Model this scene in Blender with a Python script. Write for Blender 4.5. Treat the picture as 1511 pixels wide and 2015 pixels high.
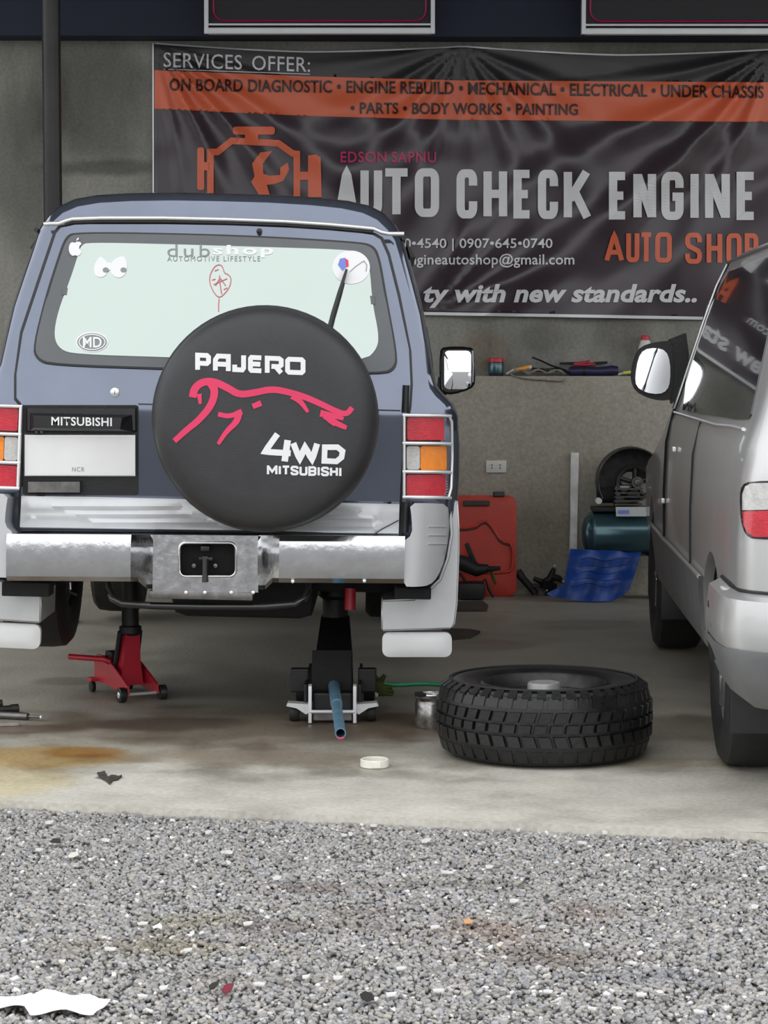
import bpy, bmesh, math, random
import numpy as np
from mathutils import Vector, Matrix, Euler, geometry

random.seed(7)
for o in list(bpy.data.objects):
    bpy.data.objects.remove(o)
scene = bpy.context.scene
COL = scene.collection

# ------------------------------------------------------------------ camera
IW, IH = 1511.0, 2015.0
F = 4500.0                     # focal length in image pixels
CAMH = 1.35
HORIZON = 705.0
PITCH = math.atan((IH / 2 - HORIZON) / F)
cam_d = bpy.data.cameras.new('camera')
cam_d.sensor_fit = 'VERTICAL'
cam_d.sensor_height = 36.0
cam_d.lens = 36.0 * F / IH
cam_d.clip_start = 0.05
cam = bpy.data.objects.new('camera', cam_d)
COL.objects.link(cam)
cam.location = (0, 0, CAMH)
cam.rotation_euler = (math.pi / 2 - PITCH, 0, 0)
scene.camera = cam

# ------------------------------------------------------------------ light: an overcast, rainy sky
world = bpy.data.worlds.new('overcast_sky')
scene.world = world
world.use_nodes = True
wn = world.node_tree.nodes
wl = world.node_tree.links
bg = wn['Background']
bg.inputs[0].default_value = (0.965, 0.98, 1.0, 1)
bg.inputs[1].default_value = 1.9
scene.view_settings.view_transform = 'Standard'
scene.view_settings.look = 'None'
scene.view_settings.gamma = 1
scene.view_settings.use_curve_mapping = False
scene.view_settings.exposure = 0.0

# ------------------------------------------------------------------ measuring helpers
def ray(px, py):
    u = (px - IW / 2) / F
    v = (IH / 2 - py) / F
    s, c = math.sin(PITCH), math.cos(PITCH)
    return Vector((u, c + v * s, -s + v * c))
CAMP = Vector((0, 0, CAMH))
def at(px, py, Y):
    d = ray(px, py)
    return CAMP + d * (Y / d.y)
def ground(px, py, z=0.0):
    d = ray(px, py)
    return CAMP + d * ((z - CAMH) / d.z)

# ------------------------------------------------------------------ materials
def srgb(r, g, b):
    def f(c):
        c /= 255.0
        return c / 12.92 if c <= 0.04045 else ((c + 0.055) / 1.055) ** 2.4
    return (f(r), f(g), f(b), 1)

MATS = {}
def pm(name, col, rough=0.5, metal=0.0, coat=0.0, vary=0.0, vscale=6.0, bump=0.0, bscale=40.0, spec=0.5,
       rvary=0.0, trans=0.0, col2=None, detail=5.0, emit=0.0):
    """procedural principled material: colour with noise variation, fine bump, optional clear coat"""
    m = bpy.data.materials.new(name)
    m.use_nodes = True
    nt = m.node_tree
    b = nt.nodes['Principled BSDF']
    b.inputs['Base Color'].default_value = col
    b.inputs['Roughness'].default_value = rough
    b.inputs['Metallic'].default_value = metal
    b.inputs['Coat Weight'].default_value = coat
    b.inputs['Coat Roughness'].default_value = 0.06
    b.inputs['Specular IOR Level'].default_value = spec
    if trans:
        b.inputs['Transmission Weight'].default_value = trans
    tc = nt.nodes.new('ShaderNodeTexCoord')
    n = nt.nodes.new('ShaderNodeTexNoise')
    n.inputs['Scale'].default_value = vscale
    n.inputs['Detail'].default_value = detail
    n.inputs['Roughness'].default_value = 0.62
    nt.links.new(tc.outputs['Object'], n.inputs['Vector'])
    if vary > 0 or col2 is not None:
        cr = nt.nodes.new('ShaderNodeValToRGB')
        cr.color_ramp.elements[0].position = 0.32
        cr.color_ramp.elements[1].position = 0.68
        if col2 is None:
            c0 = [max(0, c * (1 - vary)) for c in col[:3]] + [1]
            c1 = [min(1, c * (1 + vary)) for c in col[:3]] + [1]
        else:
            c0, c1 = col, col2
        cr.color_ramp.elements[0].color = c0
        cr.color_ramp.elements[1].color = c1
        nt.links.new(n.outputs['Fac'], cr.inputs['Fac'])
        nt.links.new(cr.outputs['Color'], b.inputs['Base Color'])
    if rvary > 0:
        mr = nt.nodes.new('ShaderNodeMapRange')
        mr.inputs['To Min'].default_value = max(0.02, rough - rvary)
        mr.inputs['To Max'].default_value = min(1, rough + rvary)
        nt.links.new(n.outputs['Fac'], mr.inputs['Value'])
        nt.links.new(mr.outputs['Result'], b.inputs['Roughness'])
    if bump > 0:
        n2 = nt.nodes.new('ShaderNodeTexNoise')
        n2.inputs['Scale'].default_value = bscale
        n2.inputs['Detail'].default_value = 4
        nt.links.new(tc.outputs['Object'], n2.inputs['Vector'])
        bp = nt.nodes.new('ShaderNodeBump')
        bp.inputs['Strength'].default_value = bump
        bp.inputs['Distance'].default_value = 0.01
        nt.links.new(n2.outputs['Fac'], bp.inputs['Height'])
        nt.links.new(bp.outputs['Normal'], b.inputs['Normal'])
    MATS[name] = m
    return m

# ------------------------------------------------------------------ object helpers
def link_mesh(name, me, material=None, parent=None):
    o = bpy.data.objects.new(name, me)
    COL.objects.link(o)
    if material is not None and len(me.materials) == 0:
        me.materials.append(material)
    if parent is not None:
        o.parent = parent
    return o
def tag(o, label=None, cat=None, group=None, kind=None):
    if label: o['label'] = label
    if cat: o['category'] = cat
    if group: o['group'] = group
    if kind: o['kind'] = kind
    return o
def thing(name, label, cat, loc=(0, 0, 0), rot=(0, 0, 0), group=None):
    o = bpy.data.objects.new(name, None)
    o.empty_display_size = 0.1
    COL.objects.link(o)
    o.location = loc
    o.rotation_euler = rot
    bpy.context.view_layer.update()
    return tag(o, label, cat, group)

class MB:
    """collects shapes into one mesh"""
    def __init__(self):
        self.v, self.f = [], []
    def add(self, vs, fs):
        k = len(self.v)
        self.v += [Vector(p) for p in vs]
        self.f += [tuple(i + k for i in f) for f in fs]
        return self
    def box(self, c, s, rot=None, taper=1.0, bev=0.0):
        bm = bmesh.new()
        bmesh.ops.create_cube(bm, size=1)
        for v in bm.verts:
            v.co = Vector((v.co.x * s[0], v.co.y * s[1], v.co.z * s[2]))
            if v.co.z > 0:
                v.co.x *= taper; v.co.y *= taper
        if bev > 0:
            bmesh.ops.bevel(bm, geom=list(bm.edges), offset=min(bev, min(s) * 0.45), segments=2, affect='EDGES', profile=0.6)
        M = Matrix.Translation(Vector(c))
        if rot: M = M @ Euler(rot).to_matrix().to_4x4()
        return self.bm(bm, M)
    def bm(self, bm, M=None):
        bm.verts.index_update()
        vs = [(M @ v.co) if M else v.co.copy() for v in bm.verts]
        fs = [[v.index for v in f.verts] for f in bm.faces]
        bm.free()
        return self.add(vs, fs)
    def tube(self, pts, r, n=10, cap=True, closed=False):
        pts = [Vector(p) for p in pts]
        rs = r if isinstance(r, (list, tuple)) else [r] * len(pts)
        rings = []
        up = None
        m = len(pts)
        for i, p in enumerate(pts):
            if closed:
                t = (pts[(i + 1) % m] - pts[i - 1]).normalized()
            else:
                t = (pts[min(i + 1, m - 1)] - pts[max(i - 1, 0)]).normalized()
            if up is None:
                up = Vector((0, 0, 1)) if abs(t.z) < 0.9 else Vector((1, 0, 0))
            a = t.cross(up).normalized()
            b = a.cross(t).normalized()
            up = b
            rings.append([p + (a * math.cos(2 * math.pi * k / n) + b * math.sin(2 * math.pi * k / n)) * rs[i] for k in range(n)])
        vs = [q for ring in rings for q in ring]
        fs = []
        cnt = m if closed else m - 1
        for i in range(cnt):
            j = (i + 1) % m
            for k in range(n):
                fs.append((i * n + k, i * n + (k + 1) % n, j * n + (k + 1) % n, j * n + k))
        if cap and not closed:
            fs.append(tuple(range(n - 1, -1, -1)))
            fs.append(tuple((m - 1) * n + k for k in range(n)))
        return self.add(vs, fs)
    def lathe(self, prof, c=(0, 0, 0), axis='z', n=40, closed=False, cap=True):
        """prof: (radius, height) pairs"""
        c = Vector(c)
        vs, fs = [], []
        for r, h in prof:
            for k in range(n):
                a = 2 * math.pi * k / n
                x, y = r * math.cos(a), r * math.sin(a)
                if axis == 'z': p = Vector((x, y, h))
                elif axis == 'y': p = Vector((x, h, y))
                else: p = Vector((h, x, y))
                vs.append(c + p)
        m = len(prof)
        for i in range(m if closed else m - 1):
            j = (i + 1) % m
            for k in range(n):
                fs.append((i * n + k, i * n + (k + 1) % n, j * n + (k + 1) % n, j * n + k))
        if not closed and cap:
            if prof[0][0] > 1e-4: fs.append(tuple(range(n - 1, -1, -1)))
            if prof[-1][0] > 1e-4: fs.append(tuple((m - 1) * n + k for k in range(n)))
        return self.add(vs, fs)
    def prism(self, poly, fn0, fn1):
        """outline extruded between two maps"""
        n = len(poly)
        vs = [fn0(*p) for p in poly] + [fn1(*p) for p in poly]
        tris = geometry.tessellate_polygon([[Vector((p[0], p[1], 0)) for p in poly]])
        fs = [tuple(t) for t in tris] + [tuple(i + n for i in reversed(t)) for t in tris]
        for i in range(n):
            j = (i + 1) % n
            fs.append((i, j, j + n, i + n))
        return self.add(vs, fs)
    def loft(self, rings, closed=True, cap=True):
        n = len(rings[0])
        vs = [Vector(q) for r in rings for q in r]
        fs = []
        for i in range(len(rings) - 1):
            for k in range(n if closed else n - 1):
                fs.append((i * n + k, i * n + (k + 1) % n, (i + 1) * n + (k + 1) % n, (i + 1) * n + k))
        if cap and closed:
            fs.append(tuple(range(n - 1, -1, -1)))
            fs.append(tuple((len(rings) - 1) * n + k for k in range(n)))
        return self.add(vs, fs)
    def build(self, name, material, parent=None, smooth=None, bevel=0.0, fix=True):
        me = bpy.data.meshes.new(name)
        me.from_pydata([tuple(v) for v in self.v], [], self.f)
        if fix:
            bm = bmesh.new(); bm.from_mesh(me)
            bmesh.ops.remove_doubles(bm, verts=bm.verts, dist=1e-5)
            bmesh.ops.recalc_face_normals(bm, faces=bm.faces)
            bm.to_mesh(me); bm.free()
        me.validate()
        if smooth is not None:
            me.polygons.foreach_set('use_smooth', [True] * len(me.polygons))
            try:
                me.set_sharp_from_angle(angle=math.radians(smooth))
            except Exception:
                pass
        return link_mesh(name, me, material, parent)

def dense(poly, step, closed=True):
    out = []
    n = len(poly)
    for i in range(n if closed else n - 1):
        a = Vector(poly[i][:2]); b = Vector(poly[(i + 1) % n][:2])
        k = max(1, int((b - a).length / step))
        for j in range(k):
            out.append(tuple(a + (b - a) * j / k))
    if not closed: out.append(tuple(poly[-1][:2]))
    return out
def inside(p, poly):
    x, y = p; c = False; n = len(poly)
    for i in range(n):
        x1, y1 = poly[i]; x2, y2 = poly[i - 1]
        if (y1 > y) != (y2 > y) and x < (x2 - x1) * (y - y1) / (y2 - y1) + x1: c = not c
    return c
def rrect(x0, y0, x1, y1, r, n=5):
    pts = []
    for cx, cy, a0 in ((x1 - r, y1 - r, 0), (x0 + r, y1 - r, 90), (x0 + r, y0 + r, 180), (x1 - r, y0 + r, 270)):
        for k in range(n + 1):
            a = math.radians(a0 + 90 * k / n)
            pts.append((cx + r * math.cos(a), cy + r * math.sin(a)))
    return pts
def ell(cx, cy, rx, ry, n=28, a0=0):
    return [(cx + rx * math.cos(a0 + 2 * math.pi * k / n), cy + ry * math.sin(a0 + 2 * math.pi * k / n)) for k in range(n)]
def smoothpoly(pts, closed=True, it=2):
    for _ in range(it):
        out = []
        n = len(pts)
        for i in range(n if closed else n - 1):
            a, b = pts[i], pts[(i + 1) % n]
            out.append((a[0] * .75 + b[0] * .25, a[1] * .75 + b[1] * .25))
            out.append((a[0] * .25 + b[0] * .75, a[1] * .25 + b[1] * .75))
        if not closed: out = [pts[0]] + out + [pts[-1]]
        pts = out
    return pts

def patch_geo(mb, outline, fn, step, back=None, holes=()):
    """a sheet cut to an outline (with holes) and laid on the surface fn(u, v); back = map of the rear side for thickness"""
    loops = [dense(outline, step)] + [dense(h, step) for h in holes]
    co, ed, fc = [], [], []
    for L in loops:
        k = len(co)
        co += [Vector(p) for p in L]
        ed += [(k + i, k + (i + 1) % len(L)) for i in range(len(L))]
    nb = len(co)
    xs = [p[0] for p in loops[0]]; ys = [p[1] for p in loops[0]]
    nx = int((max(xs) - min(xs)) / step); ny = int((max(ys) - min(ys)) / step)
    for i in range(1, nx + 1):
        for j in range(1, ny + 1):
            p = (min(xs) + (i - 0.5 + 0.013 * (j % 3)) * step, min(ys) + (j - 0.5 + 0.011 * (i % 3)) * step)
            if inside(p, loops[0]) and not any(inside(p, h) for h in loops[1:]):
                co.append(Vector(p))
    res = geometry.delaunay_2d_cdt(co, ed, [], 0, 1e-6)
    v2, f2 = res[0], res[2]
    keep = []
    for f in f2:
        c = sum((v2[i] for i in f), Vector((0, 0))) / len(f)
        if inside(c, loops[0]) and not any(inside(c, h) for h in loops[1:]):
            keep.append(tuple(f))
    vs = [fn(p[0], p[1]) for p in v2]
    if back is None:
        mb.add(vs, keep)
        return mb
    n = len(vs)
    vb = [back(p[0], p[1]) for p in v2]
    fs = list(keep) + [tuple(i + n for i in reversed(f)) for f in keep]
    cnt = {}
    for f in keep:
        for i in range(len(f)):
            a, b = f[i], f[(i + 1) % len(f)]
            cnt.setdefault((min(a, b), max(a, b)), []).append((a, b))
    for k, l in cnt.items():
        if len(l) == 1:
            a, b = l[0]
            fs.append((b, a, a + n, b + n))
    mb.add(vs + vb, fs)
    return mb
def patch(name, outline, fn, material, parent=None, step=0.05, back=None, holes=(), smooth=40):
    return patch_geo(MB(), outline, fn, step, back, holes).build(name, material, parent, smooth)

# flat lettering --------------------------------------------------------------
def text_tris(txt, bold=0.0, spacing=1.0, shear=0.0, seg=3):
    cu = bpy.data.curves.new('lettering', 'FONT')
    cu.body = txt; cu.size = 1; cu.offset = bold; cu.space_character = spacing; cu.shear = shear
    cu.resolution_u = seg
    to = bpy.data.objects.new('lettering', cu)
    COL.objects.link(to)
    dg = bpy.context.evaluated_depsgraph_get()
    me = bpy.data.meshes.new_from_object(to.evaluated_get(dg))
    bpy.data.objects.remove(to); bpy.data.curves.remove(cu)
    return me
def lettering(name, txt, box, fn, material, parent, bold=0.02, spacing=1.0, shear=0.0, maxedge=None, slope=0.0):
    """print txt into box (u0, v0, u1, v1) of the surface fn(u, v); v grows downward"""
    me = text_tris(txt, bold, spacing, shear)
    xs = [v.co.x for v in me.vertices]; ys = [v.co.y for v in me.vertices]
    x0, x1, y0, y1 = min(xs), max(xs), min(ys), max(ys)
    u0, v0, u1, v1 = box
    bm = bmesh.new(); bm.from_mesh(me)
    for v in bm.verts:
        u = u0 + (v.co.x - x0) / (x1 - x0) * (u1 - u0)
        w = v1 - (v.co.y - y0) / (y1 - y0) * (v1 - v0)
        v.co = Vector((u, w + slope * (u - u0), 0))
    if maxedge:
        for _ in range(3):
            long = [e for e in bm.edges if e.calc_length() > maxedge]
            if not long: break
            bmesh.ops.subdivide_edges(bm, edges=long, cuts=1)
            bmesh.ops.triangulate(bm, faces=bm.faces)
    for v in bm.verts:
        v.co = fn(v.co.x, v.co.y)
    bm.to_mesh(me); bm.free()
    me.name = name
    me.materials.clear()
    return link_mesh(name, me, material, parent)
def ribbon_geo(mb, pts, w, fn, closed=False, step=None):
    if step: pts = dense(pts, step, closed)
    P = [Vector(p) for p in pts]
    n = len(P)
    L, R = [], []
    for i in range(n):
        a = P[i - 1] if (i > 0 or closed) else None
        b = P[(i + 1) % n] if (i < n - 1 or closed) else None
        d1 = (P[i] - a).normalized() if a is not None else None
        d2 = (b - P[i]).normalized() if b is not None else None
        if d1 is None: d1 = d2
        if d2 is None: d2 = d1
        n1 = Vector((-d1.y, d1.x)); n2 = Vector((-d2.y, d2.x))
        m = n1 + n2
        if m.length < 1e-6: m = n1.copy()
        m.normalize()
        s = min(1.6, 1 / max(0.3, m.dot(n1)))
        ww = w[i] if isinstance(w, (list, tuple)) else w
        L.append(P[i] + m * s * ww / 2); R.append(P[i] - m * s * ww / 2)
    vs = [fn(*p) for p in L] + [fn(*p) for p in R]
    fs = []
    for i in range(n if closed else n - 1):
        j = (i + 1) % n
        fs.append((i, j, j + n, i + n))
    mb.add(vs, fs)
    return mb
def arc(cx, cy, rx, ry, a0, a1, n=6):
    return [(cx + rx * math.cos(math.radians(a0 + (a1 - a0) * k / n)), cy + ry * math.sin(math.radians(a0 + (a1 - a0) * k / n))) for k in range(n + 1)]
# condensed sign-painter capitals on a 0..1 x 0..1 cell (v down), stroke centre lines
def G(ch):
    r = 0.28
    o = arc(1 - r, r * .62, r, r * .62, -90, 0) + arc(1 - r, 1 - r * .62, r, r * .62, 0, 90) + arc(r, 1 - r * .62, r, r * .62, 90, 180) + arc(r, r * .62, r, r * .62, 180, 270)
    q = r * .62
    D = {
        'A': [([(0, 1.04), (0.5, 0), (1, 1.04)], False), ([(0.2, .72), (0.8, .72)], False)],
        'U': [([(0, -.05)] + list(reversed(arc(r, 1 - q, r, q, 90, 180))) [::1] + list(reversed(arc(1 - r, 1 - q, r, q, 0, 90))) + [(1, -.05)], False)],
        'T': [([(-.12, 0), (1.12, 0)], False), ([(.5, 0), (.5, 1.05)], False)],
        'O': [(o, True)],
        'C': [([(1, .30)] + list(reversed(arc(1 - r, q, r, q, -90, 0))) + list(reversed(arc(r, q, r, q, 180, 270))) + list(reversed(arc(r, 1 - q, r, q, 90, 180))) + list(reversed(arc(1 - r, 1 - q, r, q, 0, 90))) + [(1, .68)], False)],
        'G': [([(1, .30)] + list(reversed(arc(1 - r, q, r, q, -90, 0))) + list(reversed(arc(r, q, r, q, 180, 270))) + list(reversed(arc(r, 1 - q, r, q, 90, 180))) + list(reversed(arc(1 - r, 1 - q, r, q, 0, 90))) + [(1, .52), (.5, .52)], False)],
        'H': [([(0, -.05), (0, 1.05)], False), ([(1, -.05), (1, 1.05)], False), ([(0, .5), (1, .5)], False)],
        'E': [([(1.05, 0), (0, 0), (0, 1), (1.05, 1)], False), ([(0, .5), (.9, .5)], False)],
        'K': [([(0, -.05), (0, 1.05)], False), ([(1, -.05), (.1, .62)], False), ([(.36, .42), (1.05, 1.05)], False)],
        'N': [([(0, 1.05), (0, -.05)], False), ([(.03, -.02), (.97, 1.02)], False), ([(1, 1.05), (1, -.05)], False)],
        'I': [([(.5, -.05), (.5, 1.05)], False)],
        'S': [([(1, .27)] + list(reversed(arc(1 - r, q, r, q, -90, 0))) + list(reversed(arc(r, q, r, q, 180, 270))) + [(0, .3), (.12, .42), (.88, .6), (1, .72)] + arc(1 - r, 1 - q, r, q, 0, 90) + arc(r, 1 - q, r, q, 90, 180) + [(0, .7)], False)],
        'M': [([(0, 1.1), (0, -.1)], False), ([(.02, 0), (.5, .75), (.98, 0)], False), ([(1, -.1), (1, 1.1)], False)],
        'B': [([(0, 0), (.8, 0), (1, .12), (1, .36), (.85, .5), (1, .64), (1, .88), (.8, 1), (0, 1)], True), ([(0, .5), (.85, .5)], False)],
        'P': [([(0, 1.05), (0, 0)] + arc(1 - r, q, r, q, -90, 0) + arc(1 - r, .55 - q, r, q, 0, 90) + [(0, .55)], False)],
    }
    return D[ch]
def word(mb, txt, boxes, sw, fn, step):
    """boxes: one (u0, v0, u1, v1) per letter; fn(u, v, k)"""
    for ch, (u0, v0, u1, v1) in zip(txt, boxes):
        h = sw / 2
        for k, (pts, cl) in enumerate(G(ch)):
            pp = [(u0 + h + x * (u1 - u0 - sw), v0 + h + y * (v1 - v0 - sw)) for x, y in pts]
            pp = [(x, min(max(y, v0 + 0 if abs(y - v0) < h * .9 and ch in 'UHKNIA' else y), v1)) for x, y in pp]
            ribbon_geo(mb, pp, sw, lambda a, b, k=k: fn(a, b, k), cl, step)
    return mb
# ------------------------------------------------------------------ material list
M = MATS
pm('navy_paint', (0.140, 0.160, 0.212, 1), 0.11, 0.78, coat=0.7, vary=0.08, vscale=3)
pm('silver_paint', (0.54, 0.55, 0.56, 1), 0.36, 0.35, coat=0.5, vary=0.06, vscale=5)
pm('van_silver', (0.56, 0.56, 0.555, 1), 0.34, 0.55, coat=0.6, vary=0.05, vscale=3)
pm('van_cladding', (0.17, 0.172, 0.175, 1), 0.5, 0.3, vary=0.12, vscale=6)
pm('white_flap', (0.72, 0.73, 0.73, 1), 0.4, vary=0.05)
pm('chrome', (0.72, 0.73, 0.74, 1), 0.12, 1.0, vary=0.06, vscale=18, rvary=0.07, bump=0.05, bscale=30)
pm('chrome_worn', (0.60, 0.60, 0.61, 1), 0.14, 1.0, vary=0.10, vscale=25, rvary=0.10, bump=0.06, bscale=40)
pm('bright_trim', (0.8, 0.8, 0.8, 1), 0.28, 0.6)
pm('black_plastic', (0.012, 0.012, 0.013, 1), 0.42, vary=0.25, vscale=14, bump=0.1, bscale=120)
pm('black_gloss', (0.01, 0.01, 0.011, 1), 0.12, coat=0.3)
pm('under_black', (0.005, 0.005, 0.005, 1), 0.85, vary=0.4, vscale=10, bump=0.3, bscale=40)
pm('rubber', (0.012, 0.012, 0.0125, 1), 0.62, vary=0.35, vscale=12, bump=0.15, bscale=80)
pm('rubber_wet', (0.006, 0.006, 0.0065, 1), 0.42, vary=0.35, vscale=12, rvary=0.15, bump=0.15, bscale=60)
pm('vinyl_cover', (0.030, 0.030, 0.032, 1), 0.5, vary=0.12, vscale=8, bump=0.12, bscale=180)
pm('seal_grey', (0.105, 0.112, 0.118, 1), 0.35, vary=0.06)
pm('film_glass', (0.40, 0.45, 0.42, 1), 0.10, 1.0, vary=0.015, vscale=3)
pm('dark_glass', (0.012, 0.014, 0.016, 1), 0.02, coat=0.5)
pm('mirror_glass', (0.86, 0.88, 0.9, 1), 0.02, 1.0)
pm('red_lens', (0.55, 0.012, 0.03, 1), 0.12, coat=0.6, vary=0.15, vscale=30, bump=0.1, bscale=200)
pm('amber_lens', (0.85, 0.24, 0.01, 1), 0.12, coat=0.6, vary=0.12, vscale=30, bump=0.1, bscale=200)
pm('clear_lens', (0.55, 0.54, 0.52, 1), 0.14, coat=0.6, vary=0.15, vscale=40, bump=0.15, bscale=160)
pm('plate_white', (0.74, 0.74, 0.73, 1), 0.45, vary=0.04)
pm('print_white', (0.80, 0.80, 0.80, 1), 0.5)
pm('print_pink', (0.72, 0.035, 0.12, 1), 0.5, vary=0.05)
pm('print_grey', (0.24, 0.26, 0.26, 1), 0.5)
pm('print_rose', (0.55, 0.16, 0.19, 1), 0.5)
pm('sticker_blue', (0.16, 0.22, 0.62, 1), 0.4)
pm('jack_red', (0.42, 0.010, 0.028, 1), 0.36, coat=0.3, vary=0.12, vscale=12)
pm('jack_black', (0.005, 0.005, 0.0055, 1), 0.55, vary=0.3, vscale=10)
pm('jack_white', (0.60, 0.61, 0.62, 1), 0.35, 0.2, vary=0.1, vscale=14)
pm('handle_blue', (0.12, 0.24, 0.34, 1), 0.35, 0.3, vary=0.2, vscale=20)
pm('steel_dull', (0.16, 0.155, 0.15, 1), 0.4, 0.9, vary=0.3, vscale=20)
pm('steel_dark', (0.045, 0.043, 0.042, 1), 0.45, 0.7, vary=0.3, vscale=20)
pm('rim_grey', (0.10, 0.102, 0.105, 1), 0.4, 0.6, vary=0.2, vscale=10)
pm('hub_grey', (0.30, 0.30, 0.30, 1), 0.5, 0.3, vary=0.15, vscale=25)
pm('alloy', (0.55, 0.55, 0.55, 1), 0.25, 0.9, vary=0.1, vscale=10)
pm('case_red', (0.46, 0.035, 0.018, 1), 0.5, vary=0.12, vscale=6, bump=0.08, bscale=60)
pm('tank_teal', (0.05, 0.11, 0.13, 1), 0.24, 0.55, coat=0.3, vary=0.1, vscale=5)
pm('tarp_blue', (0.006, 0.05, 0.27, 1), 0.45, vary=0.2, vscale=9, bump=0.15, bscale=30)
pm('pole_white', (0.60, 0.59, 0.57, 1), 0.6, col2=(0.95, 0.95, 0.93, 1), vscale=9)
pm('outlet_white', (0.62, 0.61, 0.57, 1), 0.4)
pm('post_paint', (0.015, 0.014, 0.014, 1), 0.38, 0.3, vary=0.3, vscale=6)
pm('beam_blue', (0.004, 0.009, 0.026, 1), 0.7, vary=0.25, vscale=2)
pm('frame_white', (0.55, 0.56, 0.57, 1), 0.4, 0.3, vary=0.05)
pm('sign_black', (0.006, 0.006, 0.008, 1), 0.6)
pm('sign_pink', (0.35, 0.02, 0.09, 1), 0.4)
pm('banner_dark', (0.040, 0.028, 0.036, 1), 0.30, vary=0.12, vscale=2, spec=0.5)
pm('banner_black', (0.020, 0.018, 0.020, 1), 0.40, vary=0.1, vscale=2)
pm('banner_orange', (0.60, 0.115, 0.048, 1), 0.42, vary=0.05, vscale=3)
pm('banner_white', (0.62, 0.62, 0.63, 1), 0.45, vary=0.03)
pm('banner_ink', (0.035, 0.014, 0.012, 1), 0.45)
pm('banner_pink', (0.42, 0.02, 0.09, 1), 0.45)
pm('jar_dark', (0.02, 0.028, 0.035, 1), 0.25, coat=0.3)
pm('lid_red', (0.42, 0.015, 0.03, 1), 0.4)
pm('tool_violet', (0.012, 0.010, 0.05, 1), 0.5, vary=0.2)
pm('tool_red', (0.36, 0.012, 0.03, 1), 0.45)
pm('tube_orange', (0.75, 0.30, 0.03, 1), 0.4)
pm('tube_lime', (0.55, 0.62, 0.12, 1), 0.4)
pm('wire_grey', (0.22, 0.20, 0.18, 1), 0.6, vary=0.3, vscale=30)
pm('hose_green', (0.03, 0.36, 0.16, 1), 0.35)
pm('cloth_green', (0.055, 0.075, 0.012, 1), 0.85, vary=0.35, vscale=20, bump=0.3, bscale=60)
pm('can_metal', (0.55, 0.54, 0.52, 1), 0.25, 0.85, col2=(0.06, 0.05, 0.05, 1), vscale=18)
pm('tape_cream', (0.74, 0.72, 0.64, 1), 0.5, vary=0.06)
pm('cardboard', (0.055, 0.045, 0.038, 1), 0.8, vary=0.3)
pm('fleck_pale', (0.66, 0.66, 0.64, 1), 0.6, vary=0.2, vscale=30)
pm('paper', (0.85, 0.85, 0.84, 1), 0.7)
pm('leaf_dry', (0.60, 0.33, 0.16, 1), 0.6)
pm('leaf_black', (0.02, 0.018, 0.016, 1), 0.6)
pm('bit_maroon', (0.2, 0.02, 0.04, 1), 0.5)
pm('rag_dark', (0.075, 0.065, 0.05, 1), 0.9, col2=(0.02, 0.018, 0.015, 1), vscale=30, bump=0.4, bscale=50)
pm('roof_sheet', (0.20, 0.21, 0.22, 1), 0.5, 0.2, vary=0.1)

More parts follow.
